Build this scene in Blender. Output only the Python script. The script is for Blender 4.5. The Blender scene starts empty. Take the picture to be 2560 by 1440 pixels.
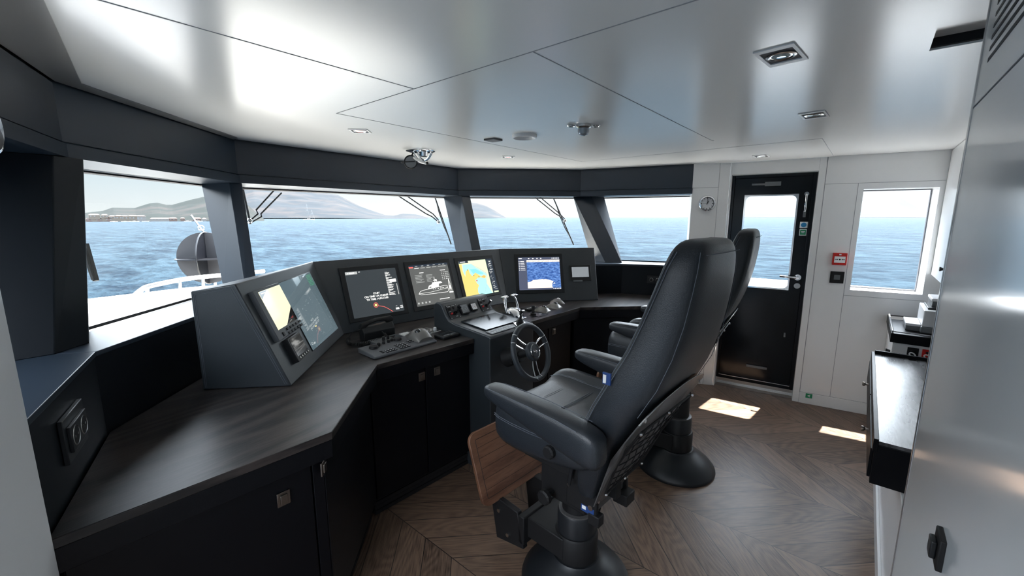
import bpy, bmesh, math, random
from mathutils import Vector, Matrix
random.seed(7)
PI = math.pi
scene = bpy.context.scene
COL = scene.collection
rad = math.radians
# ------------------------------------------------------------------ camera frame (ship frame: +Y bow, +X starboard)
FPX, PITCH, YAW, EYE = 1046.0, rad(9.6), rad(50), 1.62
def ray(x, y):
    X = (x-1280)/FPX; Y = (720-y)/FPX
    f = math.cos(PITCH)+Y*math.sin(PITCH); z = -math.sin(PITCH)+Y*math.cos(PITCH)
    return Vector((X*math.cos(YAW)+f*math.sin(YAW), -X*math.sin(YAW)+f*math.cos(YAW), z))
def onplane(q, o, n):                     # point of a surface (through o, normal n) seen at pixel q
    r = ray(*q); o = Vector(o)-Vector((0, 0, EYE))
    return r*(o.dot(n)/r.dot(n)) + Vector((0, 0, EYE))
def onz(q, z): return onplane(q, (0, 0, z), Vector((0, 0, 1)))

# ------------------------------------------------------------------ materials
MATS = {}
def nt(name):
    m = bpy.data.materials.new(name); m.use_nodes = True
    MATS[name] = m
    n = m.node_tree
    return m, n.nodes, n.links, n.nodes['Principled BSDF']
def mat(name, col, rough=.5, metal=0, spec=.5, coat=0, emit=None, es=1.0, bump=0, bscale=200, coatr=.05, trans=0, ior=1.45, var=0):
    m, N, L, b = nt(name)
    b.inputs['Base Color'].default_value = (*col, 1)
    b.inputs['Roughness'].default_value = rough
    b.inputs['Metallic'].default_value = metal
    b.inputs['Specular IOR Level'].default_value = spec
    b.inputs['Coat Weight'].default_value = coat
    b.inputs['Coat Roughness'].default_value = coatr
    b.inputs['Transmission Weight'].default_value = trans
    b.inputs['IOR'].default_value = ior
    if emit:
        b.inputs['Emission Color'].default_value = (*emit, 1); b.inputs['Emission Strength'].default_value = es*.36
    if bump or var:
        tc = N.new('ShaderNodeTexCoord'); no = N.new('ShaderNodeTexNoise'); no.inputs['Scale'].default_value = bscale; no.inputs['Detail'].default_value = 3
        L.new(tc.outputs['Object'], no.inputs['Vector'])
        if bump:
            bp = N.new('ShaderNodeBump'); bp.inputs['Strength'].default_value = bump; bp.inputs['Distance'].default_value = .002
            L.new(no.outputs['Fac'], bp.inputs['Height']); L.new(bp.outputs['Normal'], b.inputs['Normal'])
        if var:
            mx = N.new('ShaderNodeMix'); mx.data_type = 'RGBA'
            mx.inputs['A'].default_value = (*[c*(1-var) for c in col], 1); mx.inputs['B'].default_value = (*[min(1, c*(1+var)) for c in col], 1)
            L.new(no.outputs['Fac'], mx.inputs['Factor']); L.new(mx.outputs['Result'], b.inputs['Base Color'])
    return m
def M(k): return MATS[k]
mat('panel_white', (.87, .87, .87), .22, coat=.3, coatr=.12, bump=.02, bscale=3)
mat('ceiling_white', (.90, .90, .885), .25, spec=.6, coat=.22, coatr=.2, bump=.03, bscale=2.5)
mat('ceiling_shade', (.20, .20, .20), .3, spec=.5)  # grey base stands in for shade at the ceiling edge
mat('partition_gloss', (.74, .78, .80), .16, coat=.5, coatr=.1, bump=.02, bscale=2)
mat('seam_dark', (.10, .10, .11), .6)
mat('seam_grey', (.35, .36, .38), .6)
mat('dark_satin', (.018, .026, .038), .34, spec=.55, bump=.02, bscale=4)  # base pushed blue to carry the sea's reflected tint
mat('dark_wall', (.004, .006, .009), .40, spec=.3, bump=.02, bscale=5)
mat('cabinet_black', (.0028, .0033, .005), .42, spec=.22, bump=.15, bscale=120)
mat('cabinet_seam', (.001, .001, .001), .8)
mat('dash_leather', (.026, .032, .038), .36, spec=.8, bump=.25, bscale=420)
mat('seat_leather', (.019, .023, .029), .38, spec=.7, bump=.35, bscale=300)
mat('thread', (.11, .125, .15), .6)
mat('black_plastic', (.012, .013, .015), .38)
mat('matte_black', (.007, .007, .008), .6)
mat('pedestal_black', (.012, .014, .017), .42)
mat('grey_plate', (.085, .083, .083), .36)
mat('keyboard_grey', (.085, .09, .098), .42)
mat('key_black', (.02, .02, .022), .5)
mat('key_white', (.75, .75, .75), .5)
mat('trackball_grey', (.20, .19, .18), .32, metal=.5)
mat('gloss_black', (.005, .006, .008), .06, coat=1)
mat('door_black', (.004, .006, .009), .16, spec=.35)
mat('chrome', (.86, .86, .87), .07, metal=1)
mat('steel', (.62, .61, .60), .25, metal=1)
mat('bronze_latch', (.22, .19, .165), .3, metal=1)
mat('white_plastic', (.80, .80, .81), .35)
mat('grey_plastic', (.16, .17, .18), .4)
mat('red_plastic', (.60, .025, .02), .35)
mat('red_knob', (.5, .02, .03), .3)
mat('green_sign', (.02, .28, .12), .4)
mat('blue_sign', (.02, .22, .5), .4)
mat('blue_tag', (.02, .06, .22), .5)
mat('paper_white', (.9, .9, .9), .6)
mat('wheel_leather', (.035, .042, .05), .48, bump=.15, bscale=500)
mat('pane_clear', (.9, .92, .93), .05)
mat('gel_white', (.86, .86, .83), .3)
mat('bare_edge', (.55, .56, .58), .2, metal=.8)
mat('ball_black', (.003, .0032, .005), .35)
mat('ball_grey', (.026, .025, .027), .5)
mat('chart_yellow', (.0, .0, .0), .3, emit=(.80, .58, .17), es=.85)
mat('chart_cyan', (0, 0, 0), .3, emit=(.38, .80, .78), es=.85)
mat('chart_pale', (0, 0, 0), .3, emit=(.68, .83, .50), es=.85)
mat('chart_blue', (0, 0, 0), .3, emit=(.22, .62, .80), es=.85)
mat('chart_orange', (0, 0, 0), .3, emit=(.85, .45, .12), es=.8)
mat('chart_line', (0, 0, 0), .3, emit=(.45, .30, .42), es=.7)
mat('screen_glass', (.012, .014, .016), .08, emit=(.03, .036, .04), es=.9)
mat('screen_grey', (.02, .02, .02), .15, emit=(.085, .088, .085), es=.9)
mat('screen_slate', (.02, .02, .03), .15, emit=(.055, .065, .10), es=1)
mat('screen_off', (.006, .007, .009), .04, coat=1, coatr=.02)
mat('screen_reflect_glow', (.02, .03, .035), .05, emit=(.07, .10, .115), es=1.0, coat=1, coatr=.02)  # blue-grey emission stands in for the window's bright reflection
mat('tablet_glass', (.012, .016, .02), .17, spec=.14)
mat('screen_ink', (0, 0, 0), .3, emit=(.9, .9, .86), es=1)
mat('screen_dim', (0, 0, 0), .3, emit=(.34, .35, .34), es=1)
mat('screen_navy', (0, 0, 0), .3, emit=(.014, .022, .035), es=1)
mat('screen_red', (0, 0, 0), .3, emit=(.75, .12, .10), es=1)
mat('screen_gold', (0, 0, 0), .3, emit=(.85, .6, .2), es=1)
mat('screen_green', (0, 0, 0), .3, emit=(.03, .35, .12), es=.8)
mat('screen_cream', (.1, .1, .1), .12, emit=(.80, .66, .55), es=1)
mat('amber_reflect_glow', (.1, .1, .09), .1, emit=(.62, .60, .42), es=1, coat=.5)  # pale emission stands in for light reflected on the display
mat('screen_cell', (.25, .27, .28), .3, emit=(.25, .27, .29), es=.5)
mat('lamp_red', (1, .5, .5), .3, emit=(1, .30, .28), es=.75)
mat('lamp_glass', (.35, .45, .5), .1, metal=.4)
mat('led_white', (1, .95, .85), .3, emit=(1, .9, .75), es=1.3)
mat('teak', (.15, .068, .038), .42)
mat('deck_white', (.36, .335, .30), .6)
mat('sail_hull', (.55, .55, .55), .4)
mat('clear_dome', (.35, .37, .40), .08, metal=.3)

def wood_grain(name, c0, c1, rough, ang, gscale, bump):
    m, N, L, b = nt(name)
    tc = N.new('ShaderNodeTexCoord'); mp = N.new('ShaderNodeMapping'); mp.inputs['Rotation'].default_value = (0, 0, ang)
    mp2 = N.new('ShaderNodeMapping'); mp2.inputs['Scale'].default_value = (.16, 1, 1)
    L.new(tc.outputs['Object'], mp.inputs['Vector']); L.new(mp.outputs['Vector'], mp2.inputs['Vector'])
    big = N.new('ShaderNodeTexNoise'); big.inputs['Scale'].default_value = 3.2; big.inputs['Detail'].default_value = 1.5
    L.new(mp2.outputs['Vector'], big.inputs['Vector'])
    mul = N.new('ShaderNodeMath'); mul.operation = 'MULTIPLY'; mul.inputs[1].default_value = gscale
    L.new(big.outputs['Fac'], mul.inputs[0])
    sn = N.new('ShaderNodeMath'); sn.operation = 'SINE'; L.new(mul.outputs[0], sn.inputs[0])
    fine = N.new('ShaderNodeTexNoise'); fine.inputs['Scale'].default_value = 90; fine.inputs['Detail'].default_value = 4
    L.new(mp2.outputs['Vector'], fine.inputs['Vector'])
    ad = N.new('ShaderNodeMath'); ad.operation = 'MULTIPLY_ADD'; ad.inputs[1].default_value = .28
    L.new(sn.outputs[0], ad.inputs[0]); L.new(fine.outputs['Fac'], ad.inputs[2])
    cr = N.new('ShaderNodeValToRGB'); cr.color_ramp.elements[0].position = .2; cr.color_ramp.elements[1].position = .8
    cr.color_ramp.elements[0].color = (*c0, 1); cr.color_ramp.elements[1].color = (*c1, 1)
    L.new(ad.outputs[0], cr.inputs['Fac']); L.new(cr.outputs['Color'], b.inputs['Base Color'])
    bp = N.new('ShaderNodeBump'); bp.inputs['Strength'].default_value = bump; bp.inputs['Distance'].default_value = .002
    L.new(ad.outputs[0], bp.inputs['Height']); L.new(bp.outputs['Normal'], b.inputs['Normal'])
    b.inputs['Roughness'].default_value = rough
    return m
wood_grain('worktop_oak', (.010, .0085, .0085), (.044, .034, .031), .40, rad(-5), 75, .22).node_tree.nodes['Principled BSDF'].inputs['Specular IOR Level'].default_value = .38
wood_grain('desk_oak', (.05, .05, .052), (.15, .152, .157), .26, rad(0), 75, .04)
wood_grain('teak_board', (.10, .042, .024), (.20, .095, .055), .42, rad(5), 40, .2)

def floor_mat():
    m, N, L, b = nt('chevron_oak')
    def math_(op, a, b2=None, c=None):
        n = N.new('ShaderNodeMath'); n.operation = op
        for i, v in enumerate((a, b2, c)):
            if v is None: continue
            if isinstance(v, (int, float)): n.inputs[i].default_value = v
            else: L.new(v, n.inputs[i])
        return n.outputs[0]
    tc = N.new('ShaderNodeTexCoord'); sp = N.new('ShaderNodeSeparateXYZ'); L.new(tc.outputs['Object'], sp.inputs[0])
    x, y = sp.outputs['X'], sp.outputs['Y']
    xs = math_('ADD', x, -2.25+.54*20)
    tri = math_('PINGPONG', xs, .54)
    bb = math_('ADD', y, tri)
    colf = math_('DIVIDE', xs, .54); coli = math_('FLOOR', colf); par = math_('MODULO', coli, 2)
    bo = math_('DIVIDE', math_('ADD', bb, -.19+.195*30), .195)
    bi = math_('FLOOR', bo); bf = math_('FRACT', bo); cf = math_('FRACT', colf)
    sgn = math_('MULTIPLY_ADD', par, 2, -1)                    # -1 for A-B columns, +1 for B-C
    al = math_('ADD', x, math_('MULTIPLY', y, sgn))
    al = math_('MULTIPLY', al, .7071)
    ac = math_('MULTIPLY', bb, .7071)
    # per-board random
    cmb = N.new('ShaderNodeCombineXYZ'); L.new(bi, cmb.inputs[0]); L.new(coli, cmb.inputs[1])
    wn = N.new('ShaderNodeTexWhiteNoise'); wn.noise_dimensions = '2D'; L.new(cmb.outputs[0], wn.inputs['Vector'])
    rnd = wn.outputs['Value']
    v = N.new('ShaderNodeCombineXYZ'); L.new(math_('MULTIPLY', al, .22), v.inputs[0]); L.new(ac, v.inputs[1]); L.new(math_('MULTIPLY', rnd, 37.0), v.inputs[2])
    big = N.new('ShaderNodeTexNoise'); big.inputs['Scale'].default_value = 4.5; big.inputs['Detail'].default_value = 1.2; L.new(v.outputs[0], big.inputs['Vector'])
    rings = math_('SINE', math_('MULTIPLY', big.outputs['Fac'], 150))
    v2 = N.new('ShaderNodeCombineXYZ'); L.new(math_('MULTIPLY', al, .06), v2.inputs[0]); L.new(ac, v2.inputs[1]); L.new(rnd, v2.inputs[2])
    fine = N.new('ShaderNodeTexNoise'); fine.inputs['Scale'].default_value = 210; fine.inputs['Detail'].default_value = 3; L.new(v2.outputs[0], fine.inputs['Vector'])
    g = math_('MULTIPLY_ADD', rings, .10, math_('MULTIPLY', fine.outputs['Fac'], .95))
    g = math_('ADD', g, math_('MULTIPLY_ADD', rnd, .34, -.13))
    cr = N.new('ShaderNodeValToRGB'); e = cr.color_ramp.elements
    e[0].position = .12; e[0].color = (.050, .030, .020, 1); e[1].position = .75; e[1].color = (.200, .128, .088, 1)
    L.new(g, cr.inputs['Fac'])
    # joints
    j1 = math_('LESS_THAN', bf, .028); j2 = math_('LESS_THAN', cf, .008)
    jj = math_('MAXIMUM', j1, j2)
    mx = N.new('ShaderNodeMix'); mx.data_type = 'RGBA'; L.new(jj, mx.inputs['Factor']); L.new(cr.outputs['Color'], mx.inputs['A']); mx.inputs['B'].default_value = (.018, .013, .011, 1)
    L.new(mx.outputs['Result'], b.inputs['Base Color'])
    hgt = math_('MULTIPLY_ADD', jj, -1.5, math_('MULTIPLY', g, .5))
    bp = N.new('ShaderNodeBump'); bp.inputs['Strength'].default_value = .4; bp.inputs['Distance'].default_value = .0015
    L.new(hgt, bp.inputs['Height']); L.new(bp.outputs['Normal'], b.inputs['Normal'])
    b.inputs['Roughness'].default_value = .40; b.inputs['Specular IOR Level'].default_value = .45
    return m
floor_mat()

def glass_mat():
    m = bpy.data.materials.new('window_glass'); m.use_nodes = True; MATS['window_glass'] = m
    N, L = m.node_tree.nodes, m.node_tree.links; N.remove(N['Principled BSDF'])
    t = N.new('ShaderNodeBsdfTransparent'); t.inputs['Color'].default_value = (.96, .98, .985, 1)
    g = N.new('ShaderNodeBsdfGlossy'); g.inputs['Roughness'].default_value = .0
    fr = N.new('ShaderNodeFresnel'); fr.inputs['IOR'].default_value = 1.35
    mul = N.new('ShaderNodeMath'); mul.operation = 'MULTIPLY'; mul.inputs[1].default_value = .06
    mx = N.new('ShaderNodeMixShader'); L.new(fr.outputs[0], mul.inputs[0]); L.new(mul.outputs[0], mx.inputs[0]); L.new(t.outputs[0], mx.inputs[1]); L.new(g.outputs[0], mx.inputs[2])
    L.new(mx.outputs[0], N['Material Output'].inputs['Surface'])
glass_mat()

def sea_mat():
    m, N, L, b = nt('sea_water')
    b.inputs['Roughness'].default_value = .22; b.inputs['IOR'].default_value = 1.33; b.inputs['Specular IOR Level'].default_value = .012
    tc = N.new('ShaderNodeTexCoord')
    mp = N.new('ShaderNodeMapping'); mp.inputs['Rotation'].default_value = (0, 0, rad(35)); mp.inputs['Scale'].default_value = (1, .45, 1)
    L.new(tc.outputs['Object'], mp.inputs['Vector'])
    a = N.new('ShaderNodeTexNoise'); a.inputs['Scale'].default_value = 1.1; a.inputs['Detail'].default_value = 7; a.inputs['Roughness'].default_value = .6
    c = N.new('ShaderNodeTexNoise'); c.inputs['Scale'].default_value = .03; c.inputs['Detail'].default_value = 4
    L.new(mp.outputs[0], a.inputs['Vector']); L.new(mp.outputs[0], c.inputs['Vector'])
    ad = N.new('ShaderNodeMath'); ad.operation = 'MULTIPLY_ADD'; ad.inputs[1].default_value = 3.5; L.new(c.outputs['Fac'], ad.inputs[0]); L.new(a.outputs['Fac'], ad.inputs[2])
    bp = N.new('ShaderNodeBump'); bp.inputs['Strength'].default_value = 1.0; bp.inputs['Distance'].default_value = 1.1
    L.new(ad.outputs[0], bp.inputs['Height']); L.new(bp.outputs['Normal'], b.inputs['Normal'])
    cr = N.new('ShaderNodeValToRGB'); e = cr.color_ramp.elements
    e[0].position = .40; e[0].color = (.0026, .0088, .0168, 1); e[1].position = .60; e[1].color = (.022, .040, .055, 1)
    c2 = N.new('ShaderNodeTexNoise'); c2.inputs['Scale'].default_value = .22; c2.inputs['Detail'].default_value = 5; L.new(mp.outputs[0], c2.inputs['Vector'])
    m2 = N.new('ShaderNodeMix'); m2.inputs['Factor'].default_value = .45; L.new(a.outputs['Fac'], m2.inputs['A']); L.new(c2.outputs['Fac'], m2.inputs['B'])
    L.new(m2.outputs['Result'], cr.inputs['Fac']); L.new(cr.outputs['Color'], b.inputs['Base Color'])
sea_mat()
def hill_mat(name, veg, rock, sc, lo=.47, hi=.62):
    m, N, L, b = nt(name)
    tc = N.new('ShaderNodeTexCoord')
    a = N.new('ShaderNodeTexNoise'); a.inputs['Scale'].default_value = sc; a.inputs['Detail'].default_value = 8; a.inputs['Roughness'].default_value = .68
    L.new(tc.outputs['Object'], a.inputs['Vector'])
    cr = N.new('ShaderNodeValToRGB'); e = cr.color_ramp.elements
    e[0].position = lo; e[0].color = (*veg, 1); e[1].position = hi; e[1].color = (*rock, 1)
    L.new(a.outputs['Fac'], cr.inputs['Fac']); L.new(cr.outputs['Color'], b.inputs['Base Color']); b.inputs['Roughness'].default_value = .9
    b.inputs['Specular IOR Level'].default_value = .1
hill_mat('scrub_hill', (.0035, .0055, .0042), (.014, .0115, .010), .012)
hill_mat('limestone_ridge', (.0090, .0118, .0150), (.022, .0195, .0195), .006)  # scrub and limestone tones, made paler and bluer for distance haze
hill_mat('far_island_haze', (.028, .034, .039), (.033, .038, .042), .001)  # flat pale tones hold the haze, none is in the air
def blue_feed():
    m, N, L, b = nt('camera_feed_sea')
    tc = N.new('ShaderNodeTexCoord'); mp = N.new('ShaderNodeMapping'); mp.inputs['Scale'].default_value = (1, 1, 3.2); L.new(tc.outputs['Object'], mp.inputs['Vector'])
    a = N.new('ShaderNodeTexNoise'); a.inputs['Scale'].default_value = 45; a.inputs['Detail'].default_value = 4; L.new(mp.outputs[0], a.inputs['Vector'])
    cr = N.new('ShaderNodeValToRGB'); e = cr.color_ramp.elements; e[0].position = .38; e[0].color = (.02, .06, .22, 1); e[1].position = .7; e[1].color = (.13, .26, .56, 1)
    L.new(a.outputs['Fac'], cr.inputs['Fac']); L.new(cr.outputs['Color'], b.inputs['Emission Color']); b.inputs['Emission Strength'].default_value = .36
    b.inputs['Base Color'].default_value = (0, 0, 0, 1); b.inputs['Roughness'].default_value = .3
blue_feed()

# ------------------------------------------------------------------ mesh builder
WM = {}                                    # object -> world matrix of its thing
class MB:
    def __init__(s): s.bm = bmesh.new()
    def face(s, vs):
        try: return s.bm.faces.new(vs)
        except ValueError: return None
    def poly(s, pts):
        return s.face([s.bm.verts.new(Vector(p)) for p in pts])
    def hexa(s, a, b):                      # two loops of equal length joined with side faces and caps
        A = [s.bm.verts.new(Vector(p)) for p in a]; B = [s.bm.verts.new(Vector(p)) for p in b]
        n = len(A)
        s.face(A[::-1]); s.face(B)
        for i in range(n): s.face([A[i], A[(i+1) % n], B[(i+1) % n], B[i]])
        return s
    def box(s, lo, hi, mx=None):
        x0, y0, z0 = lo; x1, y1, z1 = hi
        a = [Vector(p) for p in ((x0, y0, z0), (x1, y0, z0), (x1, y1, z0), (x0, y1, z0))]
        b = [Vector(p) for p in ((x0, y0, z1), (x1, y0, z1), (x1, y1, z1), (x0, y1, z1))]
        if mx is not None: a = [mx @ p for p in a]; b = [mx @ p for p in b]
        return s.hexa(a, b)
    def cbox(s, c, d, mx=None):
        return s.box([c[i]-d[i]/2 for i in range(3)], [c[i]+d[i]/2 for i in range(3)], mx)
    def prism(s, pl, z0, z1, top=None):
        top = top or pl
        return s.hexa([(p[0], p[1], z0) for p in pl], [(p[0], p[1], z1) for p in top])
    def ring(s, c, t, r, n, up=None, r2=None):
        t = Vector(t).normalized(); up = Vector(up) if up else (Vector((0, 0, 1)) if abs(t.z) < .9 else Vector((1, 0, 0)))
        u = t.cross(up).normalized(); v = u.cross(t)
        r2 = r2 or r
        return [s.bm.verts.new(Vector(c)+u*math.cos(2*PI*i/n)*r+v*math.sin(2*PI*i/n)*r2) for i in range(n)]
    def bridge(s, A, B):
        n = len(A)
        for i in range(n): s.face([A[i], A[(i+1) % n], B[(i+1) % n], B[i]])
    def cyl(s, p0, p1, r0, r1=None, n=20):
        r1 = r0 if r1 is None else r1; t = Vector(p1)-Vector(p0)
        A = s.ring(p0, t, r0, n); B = s.ring(p1, t, r1, n); s.bridge(A, B); s.face(A[::-1]); s.face(B); return s
    def tube(s, pts, r, n=8, closed=False, up=None):
        pts = [Vector(p) for p in pts]; k = len(pts); R = []
        rr = r if isinstance(r, (list, tuple)) else [r]*k
        pu = None
        for i, p in enumerate(pts):
            a = pts[(i-1) % k] if (closed or i > 0) else p; b = pts[(i+1) % k] if (closed or i < k-1) else p
            t = (b-a).normalized()
            if up: u = t.cross(Vector(up)).normalized()
            elif pu is None: u = t.cross(Vector((0, 0, 1)) if abs(t.z) < .9 else Vector((1, 0, 0))).normalized()
            else: u = (pu-t*pu.dot(t)).normalized()
            pu = u; v = u.cross(t)
            R.append([s.bm.verts.new(p+u*math.cos(2*PI*j/n)*rr[i]+v*math.sin(2*PI*j/n)*rr[i]) for j in range(n)])
        for i in range(k-1): s.bridge(R[i], R[i+1])
        if closed: s.bridge(R[-1], R[0])
        else: s.face(R[0][::-1]); s.face(R[-1])
        return s
    def lathe(s, prof, n=32, sx=1, sy=1, c=(0, 0, 0), mx=None):
        R = []
        for r, z in prof:
            ring = []
            for i in range(n):
                p = Vector((c[0]+math.cos(2*PI*i/n)*r*sx, c[1]+math.sin(2*PI*i/n)*r*sy, c[2]+z))
                if mx is not None: p = mx @ p
                ring.append(s.bm.verts.new(p))
            R.append(ring)
        for i in range(len(R)-1): s.bridge(R[i], R[i+1])
        s.face(R[0][::-1]); s.face(R[-1]); return s
    def loft(s, secs, cap=True):
        R = [[s.bm.verts.new(Vector(p)) for p in sec] for sec in secs]
        for i in range(len(R)-1): s.bridge(R[i], R[i+1])
        if cap: s.face(R[0][::-1]); s.face(R[-1])
        return s
    def sphere(s, c, r, n=16, sc=(1, 1, 1)):
        prof = []
        R = []
        for i in range(1, n//2):
            a = PI*i/(n//2); R.append([s.bm.verts.new(Vector((c[0]+math.sin(a)*math.cos(2*PI*j/n)*r*sc[0], c[1]+math.sin(a)*math.sin(2*PI*j/n)*r*sc[1], c[2]-math.cos(a)*r*sc[2]))) for j in range(n)])
        for i in range(len(R)-1): s.bridge(R[i], R[i+1])
        b = s.bm.verts.new((c[0], c[1], c[2]-r*sc[2])); t = s.bm.verts.new((c[0], c[1], c[2]+r*sc[2]))
        for j in range(n):
            s.face([b, R[0][(j+1) % n], R[0][j]]); s.face([t, R[-1][j], R[-1][(j+1) % n]])
        return s
    def text(s, txt, size, mx, align='CENTER'):
        cu = bpy.data.curves.new('t', 'FONT'); cu.body = txt; cu.size = size; cu.align_x = align; cu.align_y = 'CENTER'; cu.resolution_u = 3; cu.offset = size*.02
        o = bpy.data.objects.new('t', cu); COL.objects.link(o)
        me = o.to_mesh()
        vs = [s.bm.verts.new(mx @ v.co) for v in me.vertices]
        for p in me.polygons: s.face([vs[i] for i in p.vertices])
        o.to_mesh_clear(); bpy.data.objects.remove(o); bpy.data.curves.remove(cu)
        return s
    def xf(s, mx):
        bmesh.ops.transform(s.bm, matrix=mx, verts=s.bm.verts[:]); return s
    def build(s, name, m, parent=None, world=True, bevel=0, seg=2, sub=0, smooth=True, angle=35, label=None, flip=True):
        if flip: bmesh.ops.recalc_face_normals(s.bm, faces=s.bm.faces[:])
        if parent is not None:
            W = WM[parent]
            if world: bmesh.ops.transform(s.bm, matrix=W.inverted(), verts=s.bm.verts[:])
        me = bpy.data.meshes.new(name); s.bm.to_mesh(me); s.bm.free()
        me.materials.append(M(m) if isinstance(m, str) else m)
        if smooth:
            for p in me.polygons: p.use_smooth = True
            me.set_sharp_from_angle(angle=rad(angle))
        o = bpy.data.objects.new(name, me); COL.objects.link(o)
        if parent is not None: o.parent = parent; WM[o] = WM[parent]
        else: WM[o] = Matrix.Identity(4)
        if bevel:
            bv = o.modifiers.new('bevel', 'BEVEL'); bv.width = bevel; bv.segments = seg; bv.limit_method = 'ANGLE'; bv.angle_limit = rad(30)
        if sub:
            sb = o.modifiers.new('subd', 'SUBSURF'); sb.levels = sub; sb.render_levels = sub
        if label: o['label'] = label
        return o
def tag(o, label, cat, group=None, kind=None):
    o['label'] = label; o['category'] = cat
    if group: o['group'] = group
    if kind: o['kind'] = kind
    return o
def thing(name, label, cat, loc=(0, 0, 0), mx=None, group=None):
    o = bpy.data.objects.new(name, None); COL.objects.link(o); o.empty_display_size = .05
    o.matrix_world = mx if mx is not None else Matrix.Translation(loc)
    WM[o] = o.matrix_world.copy()
    return tag(o, label, cat, group)
def struct(name, mb, m, parent=None, **k):
    o = mb.build(name, m, parent, **k)
    if parent is None: o['kind'] = 'structure'
    return o
def sroot(name, loc=(0, 0, 0)):
    o = bpy.data.objects.new(name, None); COL.objects.link(o); o.location = loc; WM[o] = Matrix.Translation(loc); o['kind'] = 'structure'
    return o
def copy_tree(o, mx, label, parent=None):
    c = o.copy(); COL.objects.link(c)
    if parent is not None: c.parent = parent
    else:
        c.matrix_world = mx; WM[c] = mx.copy(); c['label'] = label
    for ch in list(o.children): copy_tree(ch, None, None, c)
    return c
def frame(o, u, v):                         # matrix with local x=u, local z=v, local y = into the surface
    u = Vector(u).normalized(); v = Vector(v).normalized(); n = v.cross(u).normalized(); v = u.cross(n).normalized()
    return Matrix(((u.x, n.x, v.x, o[0]), (u.y, n.y, v.y, o[1]), (u.z, n.z, v.z, o[2]), (0, 0, 0, 1)))
def wallframe(c, a, b):                     # frame on a vertical wall a->b seen from inside (left to right), centre c
    d = Vector((b[0]-a[0], b[1]-a[1], 0)).normalized()
    return frame(c, d, (0, 0, 1))
TXT = Matrix(((1, 0, 0, 0), (0, 0, 1, 0), (0, 1, 0, 0), (0, 0, 0, 1)))   # text xy -> local xz
def txm(x, y, z): return Matrix.Translation((x, y, z)) @ TXT
def lerp(a, b, t): return tuple(a[i]+(b[i]-a[i])*t for i in range(len(a)))
# ================================================================== THE SETTING
CEIL = 2.10
PA, PB, PC, PD, PE, PF, PG, PH = (.165, 2.255), (.975, 3.08), (2.955, 3.185), (3.84, 2.30), (4.105, 1.272), (4.23, .99), (4.317, .30), (4.434, -.406)
PE2, PF2, PG2 = (-.165, 1.272), (-.30, .99), (-.38, .30)
AFT = -.85
floor_poly = [(-.6, AFT), (4.75, AFT), (4.65, .3), (4.5, 1.2), (4.0, 2.2), (3.0, 3.3), (.95, 3.3), (-.1, 2.2), (-.6, 1.2)]
mb = MB().prism(floor_poly, -.06, 0)
struct('floor', mb, 'chevron_oak', smooth=False)
# ceiling panels with dark joints
ceil_in = [(-.6, AFT), (1.0, AFT), (1.0, -.08), (1.80, -.085), (1.80, AFT), (4.5, AFT), PH, PG, PF, PE, PD, PC, PB, PA, PE2, PF2, (-.45, .3)]
ce = struct('ceiling', MB().prism(ceil_in, CEIL, CEIL+.06), 'ceiling_white', smooth=False)
j = MB()
def joint(a, b, w=.0035, z0=CEIL-.0012, z1=CEIL+.002):
    d = (Vector(b)-Vector(a)).normalized(); n = Vector((-d.y, d.x))*w/2; a = Vector(a); b = Vector(b)
    j.prism([a-n, b-n, b+n, a+n], z0, z1)
joint((1.056, -.4), (1.056, 1.96)); joint((1.056, .807), (2.95, .812)); joint((.0, 1.372), (1.056, 1.372)); joint((1.056, 1.96), (3.3, 1.97)); joint((3.3, .27), (4.31, .262)); joint((3.3, .27), (3.3, 1.97), .003)
joint((2.95, .812), (2.95, .812-.01)); 
j.build('ceiling_joint', 'seam_grey', ce, smooth=False)
MB().prism([(-.11, .02), (.117, 1.467), (.238, 2.24), (.30, 2.305), (.96, 2.985), (.985, 3.04), (.965, 3.07), (.172, 2.262), (-.16, 1.285), (-.29, .98), (-.40, .3), (-.44, .02)], CEIL-.004, CEIL-.0005).build('margin_shade', 'ceiling_shade', ce, smooth=False)
# the thin grey sheet above paints the shading along the ceiling edge
TOPO = [(-.40, 1.25), (-.13, 2.36), (.15, 2.62), (.95, 3.40), (3.0, 3.40), (4.07, 2.34), (4.33, 1.25)]       # glass tops
BOTO = [(-.34, 1.25), (-.06, 2.10), (.10, 2.317), (.93, 3.147), (3.0, 3.15), (4.0, 2.10), (4.28, 1.25)]    # glass feet
ZT, ZB = 1.825, 1.172
# roof over everything, with a brow outside the glass
struct('trim_1', MB().prism([(-.9, -1.1), (4.64, -1.1), (4.52, .2), (4.44, 1.3), (4.35, 2.5), (3.15, 3.75), (.85, 3.75), (-.45, 2.5), (-.7, 1.3)], CEIL+.061, CEIL+.16), 'white_plastic', smooth=False)
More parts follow.
